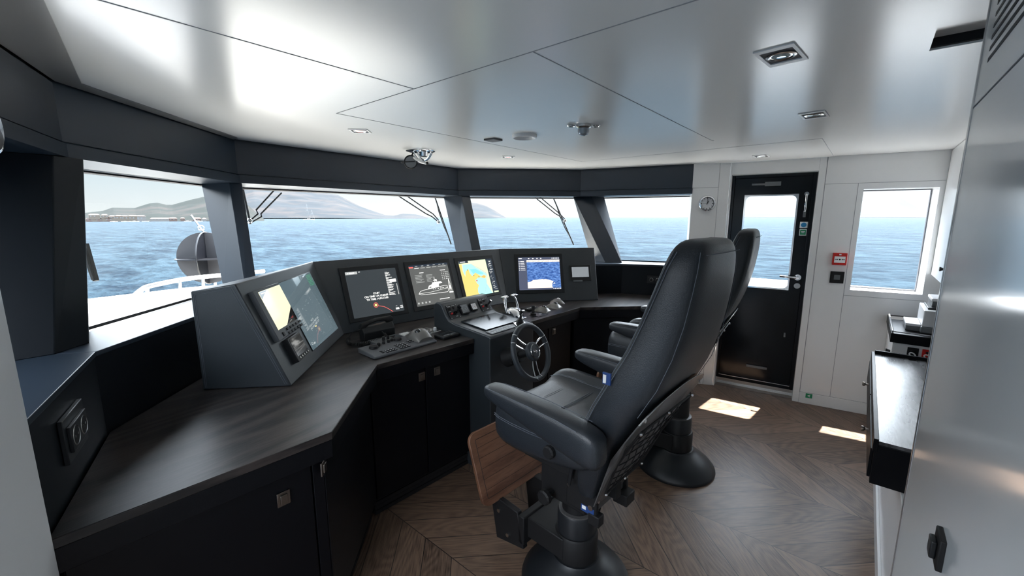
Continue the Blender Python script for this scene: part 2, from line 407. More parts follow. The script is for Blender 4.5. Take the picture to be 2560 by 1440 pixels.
# fascia and soffit (dark), one mesh per bay
fl = [PE2, PA, PB, PC, PD, PE]
def off_in(p, q, r, d):                    # inward offset of polyline corner
    a = (Vector(q)-Vector(p)).normalized(); b = (Vector(r)-Vector(q)).normalized()
    na = Vector((a.y, -a.x)); nb = Vector((b.y, -b.x)); m = (na+nb).normalized(); return Vector(q)+m*(d/max(.3, m.dot(na)))
ext = [(-.5, .3)]+fl+[(4.25, .7)]
f_in = [Vector(f) for f in fl]
f_lip = [off_in(ext[i], ext[i+1], ext[i+2], .010) for i in range(6)]
f_step = [off_in(ext[i], ext[i+1], ext[i+2], -.012) for i in range(6)]
f_out = [off_in(ext[i], ext[i+1], ext[i+2], -.06) for i in range(6)]
TO = [TOPO[0], TOPO[1], TOPO[3], TOPO[4], TOPO[5], TOPO[6]]
for i in range(5):
    mb = MB()
    mb.hexa([(*f_in[i], CEIL-.012), (*f_in[i+1], CEIL-.012), (*f_out[i+1], CEIL-.012), (*f_out[i], CEIL-.012)][::-1],
            [(*f_in[i], 1.890), (*f_in[i+1], 1.890), (*f_out[i+1], 1.89), (*f_out[i], 1.89)][::-1])
    mb.hexa([(*f_step[i], CEIL), (*f_step[i+1], CEIL), (*f_out[i+1], CEIL), (*f_out[i], CEIL)][::-1],
            [(*f_step[i], CEIL-.0121), (*f_step[i+1], CEIL-.0121), (*f_out[i+1], CEIL-.0121), (*f_out[i], CEIL-.0121)][::-1])
    mb.hexa([(*f_step[i], 1.8899), (*f_step[i+1], 1.8899), (*TO[i+1], 1.8899), (*TO[i], 1.8899)][::-1],
            [(*f_step[i], 1.882), (*f_step[i+1], 1.882), (*TO[i+1], 1.882), (*TO[i], 1.882)][::-1])
    mb.hexa([(*f_lip[i], 1.8819), (*f_lip[i+1], 1.8819), (*TO[i+1], 1.8819), (*TO[i], 1.8819)][::-1],
            [(*f_lip[i], 1.834), (*f_lip[i+1], 1.834), (*TO[i+1], ZT+.004), (*TO[i], ZT+.004)][::-1])
    o = struct('trim_%d' % (i+2), mb, 'dark_satin', smooth=False)
# filler between fascia back and roof
struct('trim_7', MB().prism([(*p,) for p in TO]+[(4.6, .9), (4.6, 1.2)][:0]+[tuple(f_out[k]) for k in range(5, -1, -1)], 1.8901, CEIL+.06), 'matte_black', smooth=False)
# dark inner walls below the sill
IW = [(-.042, 1.372), (-.036, 1.393), (.130, 1.955), (.975, 2.80), (2.93, 2.74), (3.81, 1.79), (4.01, 1.275)]
OW = [(-.34, 1.372), (-.335, 1.393), (-.06, 2.10), (.93, 3.147), (3.0, 3.15), (4.0, 2.10), (4.28, 1.275)]
names = ['wall_port_aft', 'wall_port', 'wall_port_bow', 'wall_bow', 'wall_starboard_bow', 'wall_starboard']
for i in range(6):
    struct(names[i], MB().prism([IW[i], IW[i+1], OW[i+1], OW[i]], 0, ZB-.018), 'dark_wall', smooth=False)
# sill boards
for i in range(6):
    struct('trim_%d' % (8+i), MB().prism([off_in(IW[max(i-1, 0)] if i else (-.048, 1.35), IW[i], IW[i+1], .006), off_in(IW[i], IW[i+1], IW[i+2] if i < 5 else (4.2, .8), .006), OW[i+1], OW[i]], ZB-.0179, ZB), 'dark_satin', bevel=.002, smooth=False)
# outer hull skin under the glass
struct('trim_14', MB().prism([OW[0], OW[1], OW[2], OW[3], OW[4], OW[5], OW[6], (4.36, 1.28), (4.08, 2.14), (3.04, 3.24), (.89, 3.24), (-.14, 2.14), (-.42, 1.19)], -.3, ZB-.03), 'white_plastic', smooth=False)

# window bays: glass + black gasket frame
def bay(n, a0, a1, b0, b1):                # a = feet, b = tops
    r = sroot('window_%d' % n, (a0[0], a0[1], ZB))
    A0, A1, B0, B1 = Vector((*a0, ZB)), Vector((*a1, ZB)), Vector((*b0, ZT)), Vector((*b1, ZT))
    nrm = (A1-A0).cross(B0-A0).normalized()*-.004
    def q(u, v): return (A0.lerp(A1, u)).lerp(B0.lerp(B1, u), v)
    g = MB().hexa([q(0, 0)-nrm, q(1, 0)-nrm, q(1, 1)-nrm, q(0, 1)-nrm], [q(0, 0)+nrm, q(1, 0)+nrm, q(1, 1)+nrm, q(0, 1)+nrm])
    g.build('pane', 'window_glass', r, smooth=False)
    k = MB(); e = .012; n3 = nrm*2.2
    for (u0, v0, u1, v1) in ((0, -.005, 1, .014), (0, .986, 1, 1.0)):
        k.hexa([q(u0, v0)-n3, q(u1, v0)-n3, q(u1, v1)-n3, q(u0, v1)-n3], [q(u0, v0)+n3, q(u1, v0)+n3, q(u1, v1)+n3, q(u0, v1)+n3])
    k.build('window_gasket', 'matte_black', r, smooth=False)
for n in range(6): bay(n+1, BOTO[n], BOTO[n+1], TOPO[n], TOPO[n+1]) if n not in (1,) else None
bay(2, BOTO[1], BOTO[2], TOPO[1], TOPO[2])

# raked mullions between the bays (dark, closed prisms)
def mullion(n, bot, top, m='dark_satin'):
    o = struct('trim_%d' % n, MB().hexa([(*p, ZB) for p in bot], [(*p, ZT+.008) for p in top]), m, smooth=False, bevel=.003)
mullion(15, [(.93, 3.15), (.815, 3.035), (.885, 2.875), (.945, 2.855), (1.035, 3.145)], [(.95, 3.40), (.825, 3.275), (.925, 3.085), (.985, 3.055), (1.06, 3.40)])
mullion(16, [(3.0, 3.15), (2.90, 3.15), (2.885, 2.90), (2.965, 2.855), (3.09, 3.055)], [(3.0, 3.40), (2.945, 3.40), (2.975, 3.16), (3.05, 3.115), (3.11, 3.29)])
mullion(17, [(4.0, 2.10), (3.915, 2.19), (3.795, 1.965), (3.89, 1.83), (4.04, 1.975)], [(4.07, 2.34), (4.0, 2.41), (3.835, 2.385), (3.955, 2.235), (4.11, 2.17)])
mullion(18, m='dark_wall', bot= [(-.30, 2.016), (.045, 2.016), (.135, 2.108), (.158, 2.375), (.10, 2.317), (-.06, 2.12), (-.30, 2.12)], top=[(-.30, 2.19), (.132, 2.19), (.212, 2.262), (.235, 2.70), (.15, 2.62), (-.13, 2.37), (-.30, 2.37)])

# ---------------------------------------------------------------- starboard white side
def seg(mb, a, b, z0, z1, th, inset=0):
    d = (Vector(b)-Vector(a)).normalized(); n = Vector((-d.y, d.x)); a = Vector(a)+n*inset; b = Vector(b)+n*inset
    mb.prism([a, b, b+n*th, a+n*th], z0, z1); return mb
mb = MB(); seg(mb, PE, PF, 0, CEIL, .15); ws = struct('wall_starboard_door_post', mb, 'panel_white', bevel=.002, smooth=False)
jb = MB(); seg(jb, lerp(PE, PF, 0), lerp(PE, PF, .72), 1.884, 1.887, .004, -.001); seg(jb, lerp(PE, PF, .71), lerp(PE, PF, .72), 0, CEIL, .004, -.001)
jb.build('panel_joint', 'seam_grey', ws, smooth=False)
DF, DG = lerp(PF, PG, .02), lerp(PF, PG, .932)
mb = MB(); seg(mb, PF, DF, 0, CEIL, .15); seg(mb, DG, PG, 0, CEIL, .15); seg(mb, DF, DG, 1.995, CEIL, .15); seg(mb, DF, DG, 0, .10, .06, .09)
struct('wall_starboard_door_frame', mb, 'panel_white', bevel=.002, smooth=False)
mb = MB(); seg(mb, DF, DG, .0, .105, .012, .078); seg(mb, DF, DG, 0, .03, .03, .045)
struct('trim_19', mb, 'steel', bevel=.002, smooth=False)
# window wall with a deep reveal
WA, WB = lerp(PG, PH, .355), lerp(PG, PH, .965)
mb = MB()
seg(mb, PG, WA, 0, CEIL, .20); seg(mb, WB, (4.50, AFT), 0, CEIL, .20); seg(mb, WA, WB, 1.838, CEIL, .20); seg(mb, WA, WB, 0, 1.035, .20)
wl = struct('wall_starboard_window', mb, 'panel_white', smooth=False)
jb = MB()
seg(jb, PG, PH, 1.884, 1.887, .004, -.001); seg(jb, lerp(PG, PH, .0), lerp(PG, PH, .006), 0, 2.1, .004, -.001); seg(jb, lerp(PG, PH, .30), lerp(PG, PH, .305), .10, 1.884, .004, -.001)
seg(jb, lerp(PG, PH, .30), PH, .985, .988, .004, -.001); seg(jb, PG, PH, .098, .101, .004, -.001)
jb.build('panel_joint', 'seam_grey', wl, smooth=False)
struct('baseboard_starboard', seg(MB(), PG, (4.50, AFT), 0, .096, .012, -.006), 'panel_white', bevel=.002, smooth=False)
r = sroot('window_7', (*WA, 1.035))
seg(MB(), WA, WB, 1.037, 1.837, .008, .165).build('pane', 'window_glass', r, smooth=False)
fr = MB(); seg(fr, WA, WB, 1.036, 1.046, .02, .16); seg(fr, WA, WB, 1.828, 1.837, .02, .16); d1, d2 = lerp(WA, WB, .012), lerp(WA, WB, .988); seg(fr, WA, d1, 1.046, 1.828, .02, .16); seg(fr, d2, WB, 1.046, 1.828, .02, .16)
fr.build('window_gasket', 'seam_dark', r, smooth=False)

# ---------------------------------------------------------------- starboard door
dd = (Vector(DG)-Vector(DF)); dl = dd.length; dn = dd.normalized()
DW = wallframe((*(Vector(DF)+Vector((-dn.y, dn.x))*.095), .10), DF, DG)      # local x along door, z up from sill, y outward
door = bpy.data.objects.new('door_1', None); COL.objects.link(door); door.matrix_world = DW; WM[door] = DW; door['kind'] = 'structure'
H0 = 1.893
def rrect(x0, x1, z0, z1, r, n=5):
    P = []
    for cx, cz, a in ((x1-r, z1-r, 0), (x0+r, z1-r, 90), (x0+r, z0+r, 180), (x1-r, z0+r, 270)):
        for i in range(n+1): P.append((cx+r*math.cos(rad(a+90*i/n)), cz+r*math.sin(rad(a+90*i/n))))
    return P
wx0, wx1, wz0, wz1 = .115, .512, .885, 1.712
def slab_hole(x0, x1, z0, z1, hole, y0, y1):
    mb = MB(); n = len(hole); cx = sum(p[0] for p in hole)/n; cz = sum(p[1] for p in hole)/n
    outer = []
    for hx, hz in hole:
        dx, dz = hx-cx, hz-cz; t = 1e9
        if dx > 1e-9: t = min(t, (x1-cx)/dx)
        if dx < -1e-9: t = min(t, (x0-cx)/dx)
        if dz > 1e-9: t = min(t, (z1-cz)/dz)
        if dz < -1e-9: t = min(t, (z0-cz)/dz)
        outer.append((cx+dx*t, cz+dz*t))
    cn = [(x1, z1), (x0, z1), (x0, z0), (x1, z0)]
    for k in range(4):                      # snap nearest ray to each corner
        i = min(range(n), key=lambda i: (outer[i][0]-cn[k][0])**2+(outer[i][1]-cn[k][1])**2); outer[i] = cn[k]
    V = lambda p, y: mb.bm.verts.new((p[0], y, p[1]))
    o0 = [V(p, y0) for p in outer]; h0 = [V(p, y0) for p in hole]; o1 = [V(p, y1) for p in outer]; h1 = [V(p, y1) for p in hole]
    for A, B in ((o0, h0), (h0, h1), (h1, o1), (o1, o0)): mb.bridge(A, B)
    return mb
hole = rrect(wx0, wx1, wz0, wz1, .045)
slab_hole(.025, dl-.03, .0, H0-.03, hole, 0, .045).build('door_leaf', 'door_black', door, world=False, smooth=True, angle=30)
mb = MB(); mb.box((0, -.02, -.03), (.024, .05, H0)); mb.box((dl-.029, -.02, -.03), (dl, .05, H0)); mb.box((0.024, -.02, H0-.029), (dl-.029, .05, H0)); mb.box((.024, -.02, -.03), (dl-.029, .05, -.001))
mb.box((0, .046, -.03), (.05, .07, H0)); mb.box((dl-.055, .046, -.03), (dl, .07, H0)); mb.box((.05, .046, H0-.055), (dl-.055, .07, H0)); mb.box((.05, .046, -.03), (dl-.055, .07, .03))
mb.build('door_frame', 'door_black', door, world=False, bevel=.003)
slab_hole(wx0-.006, wx1+.006, wz0-.006, wz1+.006, rrect(wx0+.006, wx1-.006, wz0+.006, wz1-.006, .04), -.004, .02).build('window_trim', 'chrome', door, world=False)
MB().box((wx0, .022, wz0), (wx1, .028, wz1)).build('pane', 'window_glass', door, world=False, smooth=False)
mb = MB(); mb.cyl((.575, 0, 1.0), (.575, -.012, 1.0), .026); mb.tube([(.575, -.01, 1.0), (.575, -.05, 1.0), (.56, -.058, 1.0), (.46, -.056, 1.006), (.445, -.05, 1.006)], .010, 10)
mb.build('door_handle', 'chrome', door, world=False)
mb = MB(); mb.cyl((.578, 0, .925), (.578, -.01, .925), .024); mb.cyl((.578, -.01, .925), (.578, -.016, .925), .009); mb.build('lock_escutcheon', 'steel', door, world=False)
mb = MB(); mb.tube([(.572, -.02, 1.71), (.572, -.03, 1.70), (.574, -.03, 1.60), (.572, -.012, 1.57)], .009, 10); mb.cyl((.572, 0, 1.715), (.572, -.026, 1.715), .017); mb.build('door_dog_handle', 'chrome', door, world=False)
mb = MB(); mb.box((.562, -.012, 1.52), (.582, 0, 1.57)); mb.box((.16, -.03, 1.80), (.36, 0, 1.815)); mb.box((.26, -.045, 1.79), (.38, -.02, 1.825)); mb.box((.25, -.02, .12), (.42, 0, .14)); mb.box((.52, -.006, .45), (.535, 0, .49)); mb.build('door_closer', 'grey_plastic', door, world=False, bevel=.002)
# signs on the door
sg = thing('door_sign', 'small white square sign with a blue disc on the black door, above the green one', 'sign', mx=DW @ Matrix.Translation((.576, -.002, 1.455)))
MB().box((-.028, -.001, -.026), (.028, .001, .026)).build('sign_plate', 'paper_white', sg, world=False)
MB().cyl((0, -.001, 0), (0, -.0018, 0), .02, n=24).build('disc', 'blue_sign', sg, world=False)
sg = thing('door_sign', 'small green and white sign on the black door, just below the blue disc sign', 'sign', mx=DW @ Matrix.Translation((.576, -.002, 1.392)))
MB().box((-.026, -.001, -.028), (.026, .001, .028)).build('sign_plate', 'paper_white', sg, world=False)
MB().box((-.021, -.0018, -.022), (.021, -.001, .022)).build('green_field', 'green_sign', sg, world=False)
mb = MB(); mb.box((-.013, -.0024, .004), (.014, -.0018, .009)); mb.box((-.010, -.0024, -.007), (.010, -.0018, -.002)); mb.build('printed_line', 'paper_white', sg, world=False)

# ---------------------------------------------------------------- aft side: partition, aft wall, cabinets
pw = struct('wall_aft_partition', MB().box((-.55, -.19, 0), (1.385, -.15, CEIL)), 'partition_gloss', smooth=False)
MB().box((1.3851, -.192, 0), (1.40, -.148, CEIL)).build('edge_strip', 'bare_edge', pw, bevel=.002)
mb = MB(); mb.box((.3, -.1501, 1.853), (1.385, -.1494, 1.857)); mb.build('panel_joint', 'seam_dark', pw, smooth=False)
mb = MB()
for k in range(6): mb.box((.35, -.1505, 1.925+k*.021), (1.30, -.1492, 1.933+k*.021))
mb.build('ventilation_grille', 'matte_black', pw, smooth=False)
struct('wall_aft', MB().box((-.6, AFT-.1, 0), (4.7, AFT, CEIL)), 'panel_white', smooth=False)
struct('wall_port_quarter', MB().box((-.6, AFT, 0), (-.45, .29, CEIL)), 'panel_white', smooth=False)
mb = MB(); mb.prism([(-.026, 1.371), (-.14, 1.05), (-.42, 1.05), (-.38, 1.371)], 0, 1.86); mb.prism([(-.30, 1.05), (-.42, 1.05), (-.5, .3), (-.40, .3)], 2.0, CEIL)
struct('wall_port_post', mb, 'panel_white', bevel=.004, smooth=False)
# ceiling hatch
h = thing('ceiling_hatch', 'white recessed ceiling panel with a dark gap along its far edge, by the vent grille', 'ceiling panel', (1.6, -.1, CEIL))
MB().box((1.0, AFT, CEIL+.030), (1.785, -.086, CEIL+.055)).build('panel', 'ceiling_white', h, smooth=False)
MB().box((1.7851, AFT, CEIL+.006), (1.7995, -.086, CEIL+.055)).build('gasket', 'matte_black', h, smooth=False)
# ================================================================== JOINERY
WT = .88
edge = [(-.034, 1.375), (.636, 1.355), (1.115, 1.834), (1.762, 1.785), (1.762, 2.176), (2.204, 2.176), (2.204, 1.775), (2.98, 1.76), (3.40, 1.335), (4.0, 1.285)]
backs = [(3.985, 1.30), (3.80, 1.785), (2.925, 2.73), (.977, 2.79), (.137, 1.950), (-.03, 1.393)]
w = thing('worktop', 'long dark oak worktop running under all the helm screens and round both corners', 'worktop', (1.9, 2.0, WT))
MB().prism(edge+backs, WT-.028, WT).build('top_board', 'worktop_oak', w, bevel=.0025)
def inset(p, k): return (p[0], p[1]+k)
for i in range(len(edge)-1):
    if i in (3, 4, 5): continue
    ed = MB()
    a, b = Vector(edge[i]), Vector(edge[i+1]); d = (b-a).normalized(); n = Vector((-d.y, d.x))
    ed.prism([a+n*.003, b+n*.003, b+n*.03, a+n*.03], WT-.095, WT-.0281)
    ed.build('edge_apron', 'cabinet_black', w, bevel=.002)

def latch(parent, q, a, b, nm='door_latch'):
    o = (a[0], a[1], 0); d = Vector((b[0]-a[0], b[1]-a[1], 0)).normalized(); n = Vector((-d.y, d.x, 0))
    c = onplane(q, o, n); F = wallframe(c, a, b)
    mb = MB(); mb.box((-.021, -.006, -.025), (.021, 0, .025), F); mb.box((-.012, -.012, -.016), (.012, -.0055, .016), F)
    mb.build(nm, 'bronze_latch', parent, bevel=.0015); return c
def cabinet(label, a, b, back, splits, latches, ztop=WT-.096, pan=None):
    """carcass from a to b (front line seen from the room), doors between split fractions"""
    d = (Vector(b)-Vector(a)).normalized(); n = Vector((-d.y, d.x)); L = (Vector(b)-Vector(a)).length
    r = thing('base_cabinet', label, 'cabinet', (*a, 0))
    A, B = Vector(a), Vector(b)
    MB().prism([A+n*.02, B+n*.02]+[Vector(p) for p in back], .11, ztop).build('carcass', 'cabinet_black', r, smooth=False)
    k = MB()
    for i in range(4): k.prism([A+n*(.03+.004*(i % 2)), B+n*(.03+.004*(i % 2)), B+n*.08, A+n*.08], .004+i*.0265, .026+i*.0265)
    k.build('vented_plinth', 'matte_black', r, smooth=False)
    for s0, s1, lt in splits:
        P, Q = A.lerp(B, s0)+d*.0015, A.lerp(B, s1)-d*.0015
        dr = MB().prism([P, Q, Q+n*.019, P+n*.019], .112, ztop-.004).build('door', 'cabinet_black', r, bevel=.0015)
        if lt: latch(dr, lt, a, b)
    return r
cabinet('black base cabinet under the near end of the worktop, wide door with a square latch', (-.02, 1.40), (.618, 1.40), [(.44, 1.53), (.0, 1.53)], [(0, .93, (708, 1245)), (.935, 1.0, None)], None)
cabinet('black corner base cabinet set at an angle, below the bright-edged worktop corner', (.62, 1.40), (1.088, 1.868), [(.95, 2.0), (.51, 1.58)], [(.0, 1, (806, 1168))], None)
cabinet('black base cabinet with two latched doors left of the steering wheel', (1.095, 1.868), (1.768, 1.835), [(1.768, 2.2), (1.10, 2.2)], [(0, .495, (1054, 941)), (.505, 1, (1092, 927))], None)
cabinet('black base cabinet right of the steering wheel, latch near its top', (2.20, 1.83), (2.93, 1.815), [(2.93, 2.2), (2.2, 2.2)], [(0, .56, (1384, 828)), (.57, 1, None)], None)
cabinet('black corner base cabinet at the far end, behind the second chair', (2.955, 1.80), (3.40, 1.37), [(3.55, 1.52), (3.10, 1.95)], [(0, 1, None)], None)
cabinet('black base cabinet under the far end of the worktop, beside the white door post', (3.42, 1.365), (3.97, 1.325), [(3.85, 1.55), (3.62, 1.50)], [(0, 1, None)], None)

# ---------------------------------------------------------------- helm pedestal (leather-covered, with raised instrument hump)
X0, X1 = 1.766, 2.20
hp = thing('helm_pedestal', 'leather-covered helm pedestal between the two worktop runs, carrying the steering wheel', 'helm console', (1.98, 1.9, 0))
prof = [(1.655, 0.0), (1.655, .885), (1.648, .902), (1.660, .915), (1.90, .936), (1.975, .943), (2.02, .955), (2.05, .985), (2.085, 1.045), (2.105, 1.060), (2.14, 1.062), (2.165, 1.048), (2.172, 1.02), (2.172, 0)]
MB().hexa([(X0, y, z) for y, z in prof], [(X1, y, z) for y, z in prof]).build('pedestal_body', 'dash_leather', hp, bevel=.008, seg=3, angle=50)
st = MB()
for x in (X0+.004, X1-.004): st.tube([(x, y, z+.0015) for y, z in prof[3:11]], .0013, 5)
st.build('stitching', 'thread', hp)
def onslope(x, t, off=0):                    # hump face frame: x across, t up along slope
    a, b = Vector((x, 2.022, .952)), Vector((x, 2.086, 1.046)); return frame(a.lerp(b, t), (1, 0, 0), b-a)
def helmitem(name, label, cat, x, t): return thing(name, label, cat, mx=onslope(x, t))
SLP = Matrix.Translation((0, 1.66, .9165)) @ Matrix.Rotation(rad(5.1), 4, 'X') @ Matrix.Translation((0, -1.66, -.931))
gp = thing('chart_tablet', 'large glossy black glass panel lying flat on the helm pedestal', 'touch panel', (1.99, 1.86, .931))
MB().prism([(1.826, 1.742), (2.11, 1.742), (2.155, 1.762), (2.155, 1.968), (1.826, 1.968)], .9, .9061).xf(Matrix.Translation((0, 1.66, .917)) @ Matrix.Rotation(rad(5.1), 4, 'X') @ Matrix.Translation((0, -1.66, -.9))).build('glass_face', 'tablet_glass', gp, bevel=.001)
kp = thing('keypad', 'narrow flat grey key panel in front of the black glass on the helm pedestal', 'keypad', (1.93, 1.70, .931))
MB().box((1.805, 1.672, .931), (2.03, 1.730, .9345)).xf(SLP).build('plate', 'keyboard_grey', kp, bevel=.001)
mb = MB()
for i in range(9):
    for k in range(2): mb.box((1.815+i*.0235, 1.68+k*.024, .9345), (1.833+i*.0235, 1.697+k*.024, .9355))
mb.xf(SLP).build('keys', 'grey_plastic', kp, smooth=False)
def joyplate(label, x):
    F = onslope(x, .5); r = thing('thruster_joystick', label, 'joystick panel', mx=F, group='steering joystick panels on the helm pedestal')
    MB().box((-.045, -.004, -.052), (.045, 0, .050)).build('plate', 'black_plastic', r, world=False, bevel=.002)
    mb = MB(); mb.cyl((.012, -.004, -.014), (.012, -.018, -.014), .014, .010); mb.cyl((.012, -.018, -.014), (.022, -.058, .002), .0055, .008); mb.build('joystick', 'gloss_black', r, world=False)
    for px_, pz in ((-.022, .022), (.012, .026)): MB().cyl((px_, -.004, pz), (px_, -.016, pz), .0075, .0065, 14).build('knob', 'matte_black', r, world=False)
    MB().cyl((-.024, -.004, -.014), (-.024, -.012, -.014), .007, .006, 14).build('push_button', 'red_knob', r, world=False)
    mb = MB()
    for bx, bz, bw in ((-.024, .038, .012), (.012, .040, .012), (-.030, .002, .010), (.012, -.038, .008)): mb.box((bx-bw, -.0046, bz-.0012), (bx+bw, -.004, bz+.0012))
    for cx in (-.039, .039):
        for cz in (-.045, .043): mb.cyl((cx, -.004, cz), (cx, -.0055, cz), .0024, n=8)
    mb.build('white_marking', 'key_white', r, world=False, smooth=False)
joyplate('left black joystick panel with a red button on the instrument hump, nearer the telephone', 1.838)
joyplate('right black joystick panel with a red button on the instrument hump, nearer the throttle', 2.135)
def gauge(label, x, hw, face, ring):
    r = helmitem('gauge', label, 'gauge', x, .5)
    MB().box((-hw-.006, -.013, -hw-.008), (hw+.006, 0, hw+.008)).build('housing', 'matte_black', r, world=False, bevel=.004)
    MB().box((-hw, -.0145, -hw), (hw, -.013, hw)).build('dial_face', face, r, world=False, bevel=.0005)
    mb = MB(); n = 13
    for i in range(n):
        a = rad(-40+260*i/(n-1)); p = Vector((math.cos(a)*hw*.78, -.0150, math.sin(a)*hw*.78)); q = p*1; q.x *= .86; q.z *= .86
        mb.tube([p, q], .0009, 4)
    mb.tube([(0, -.0152, 0), (hw*.35, -.0152, -hw*.55)], .0013, 4); mb.build('dial_marking', ring, r, world=False)
gauge('square dial gauge with a black face beside the left joystick panel', 1.932, .030, 'grey_plastic', 'key_white')
gauge('smaller square gauge with a pale face beside the right joystick panel', 2.022, .022, 'white_plastic', 'red_knob')
# joystick on its plate, front right corner of the pedestal
js = thing('joystick', 'black ribbed joystick standing on a silver square plate at the pedestal corner', 'joystick', (2.10, 1.70, .931))
MB().prism([(2.045, 1.678), (2.125, 1.648), (2.165, 1.712), (2.085, 1.742)], .931, .9345).xf(SLP).build('plate', 'steel', js, bevel=.001)
MB().lathe([(.026, 0), (.028, .006), (.02, .010), (.025, .015), (.018, .020), (.021, .025), (.014, .031), (.0075, .036), (.0065, .062), (.0085, .068), (.010, .085), (.008, .092)], 20, c=(2.105, 1.697, .9345)).xf(SLP).build('stick', 'matte_black', js)
# steering wheel
ax = Vector((.03, -.93, .36)).normalized()
upw = (Vector((0, 0, 1))-ax*ax.z).normalized(); rgt = upw.cross(ax)*-1
WC = Vector((1.915, 1.455, .826))
SW = Matrix(((rgt.x, upw.x, ax.x, WC.x), (rgt.y, upw.y, ax.y, WC.y), (rgt.z, upw.z, ax.z, WC.z), (0, 0, 0, 1)))
if rgt.x < 0: rgt = -rgt
SW = frame(WC, rgt, upw)                     # local x right, z up the wheel, y away from the helmsman
sw = thing('steering_wheel', 'grey leather steering wheel with three pairs of chrome spokes on the helm pedestal', 'steering wheel', mx=SW)
R0 = .161
MB().tube([(math.cos(2*PI*i/64)*R0, 0, math.sin(2*PI*i/64)*R0) for i in range(64)], .0165, 14, closed=True, up=(0, 1, 0)).build('rim', 'wheel_leather', sw, world=False)
for a0 in (16, 140, 266):
    mb = MB()
    for s in (-1, 1):
        a = rad(a0); o = Vector((-math.sin(a), 0, math.cos(a)))*s*.019; d = Vector((math.cos(a), 0, math.sin(a)))
        mb.tube([d*.045+o*.8+Vector((0, -.002, 0)), d*.10+o*1.0+Vector((0, .004, 0)), d*(R0-.006)+o*1.25], .0058, 10)
        e = rad(a0+s*8.5); mb.tube([(math.cos(e+t)*R0, 0, math.sin(e+t)*R0) for t in (-.012, .012)], .0174, 14, up=(0, 1, 0))
    mb.build('spoke_pair', 'chrome', sw, world=False)
MB().lathe([(.052, 0), (.058, .008), (.058, .022), (.050, .032), (.034, .034)], 36, mx=Matrix.Rotation(PI/2, 4, 'X') @ Matrix.Translation((0, 0, -.004))).build('hub', 'wheel_leather', sw, world=False)
hb = MB(); hb.tube([(math.cos(2*PI*i/40)*.041, -.031, math.sin(2*PI*i/40)*.041) for i in range(40)], .0022, 6, closed=True, up=(0, 1, 0))
hb.tube([(math.cos(2*PI*i/24)*.013, -.0315, math.sin(2*PI*i/24)*.013) for i in range(24)], .0014, 6, closed=True, up=(0, 1, 0))
for i in range(8): hb.tube([(0, -.0315, 0), (math.cos(PI*i/4)*.011, -.0315, math.sin(PI*i/4)*.011)], .0013, 4)
hb.build('hub_emblem', 'chrome', sw, world=False)
mb = MB(); mb.cyl((0, .01, 0), (0, .17, 0), .022, .026); mb.cyl((0, .085, 0), (0, .20, 0), .045, .062); mb.tube([(-.04, .12, -.02), (-.075, .115, -.03)], .006, 8); mb.build('steering_column', 'matte_black', sw, world=False)

# ---------------------------------------------------------------- screen housing (dash)
ZD = 1.343
B0_, B1_, B2_, B3_ = Vector((.718, 1.881)), Vector((1.298, 2.494)), Vector((2.733, 2.339)), Vector((3.356, 1.792))
def nn(a, b): d = (b-a).normalized(); return Vector((-d.y, d.x))
IN = .187
def corner(p, q, r, k):
    n1, n2 = nn(p, q), nn(q, r); m = (n1+n2).normalized(); return q+m*(k/m.dot(n1))
T0_ = B0_+nn(B0_, B1_)*IN; T1_ = corner(B0_, B1_, B2_, IN); T2_ = corner(B1_, B2_, B3_, IN-.015); T3_ = B3_+nn(B2_, B3_)*(IN-.03)
K0, K3 = B0_+nn(B0_, B1_)*.365, B3_+nn(B2_, B3_)*.29
K1, K2 = corner(B0_, B1_, B2_, .30), corner(B1_, B2_, B3_, .30)
K1 = Vector((1.12, 2.72)); K2 = Vector((2.83, 2.62))
dash = thing('screen_console', 'dark leather screen console in three angled faces above the worktop', 'console', (1.9, 2.45, WT))
F0 = [*T0_, ZD]
def face_mb(b0, b1, t0, t1, k0, k1): 
    return MB().hexa([(*b0, WT), (*t0, ZD), (*k0, ZD-.028), (*k0, WT)], [(*b1, WT), (*t1, ZD), (*k1, ZD-.028), (*k1, WT)])
for nm, args in (('port_face', (B0_, B1_, T0_, T1_, K0, K1)), ('centre_face', (B1_, B2_, T1_, T2_, K1, K2)), ('starboard_face', (B2_, B3_, T2_, T3_, K2, K3))):
    face_mb(*args).build(nm, 'dash_leather', dash, bevel=.006, seg=3, angle=60)
st = MB()
def on(a, k): return [a[0]+k[0], a[1]+k[1], a[2]+k[2]]
fn = nn(B0_, B1_)*-.0015
for off in (.012, .018):
    d = (K0-B0_).normalized()
    P = [(*(B0_+d*off*1.4), WT+.01), (*(T0_+d*off*1.1), ZD-off), (*(K0-d*off), ZD-.03-off*.8), (*(K0-d*off), WT+.01)]
    sd = -(B1_-B0_).normalized()*.0008
    st.tube([(p[0]+sd.x, p[1]+sd.y, p[2]) for p in P], .0009, 4)
st.build('stitching', 'thread', dash)
def dplane(b0, b1, t0, t1):
    u = Vector((*(b1-b0).normalized(), 0)); up = Vector((*(nn(b0, b1)*max((t0-b0).dot(nn(b0, b1)), (t1-b1).dot(nn(b0, b1)))*0+nn(b0, b1)*min((t0-b0).dot(nn(b0, b1)), (t1-b1).dot(nn(b0, b1)))), ZD-WT)); up = (up-u*up.dot(u)).normalized()
    return Vector((*b0, WT)), u, up
PL = [dplane(B0_, B1_, T0_, T1_), dplane(B1_, B2_, T1_, T2_), dplane(B2_, B3_, T2_, T3_)]
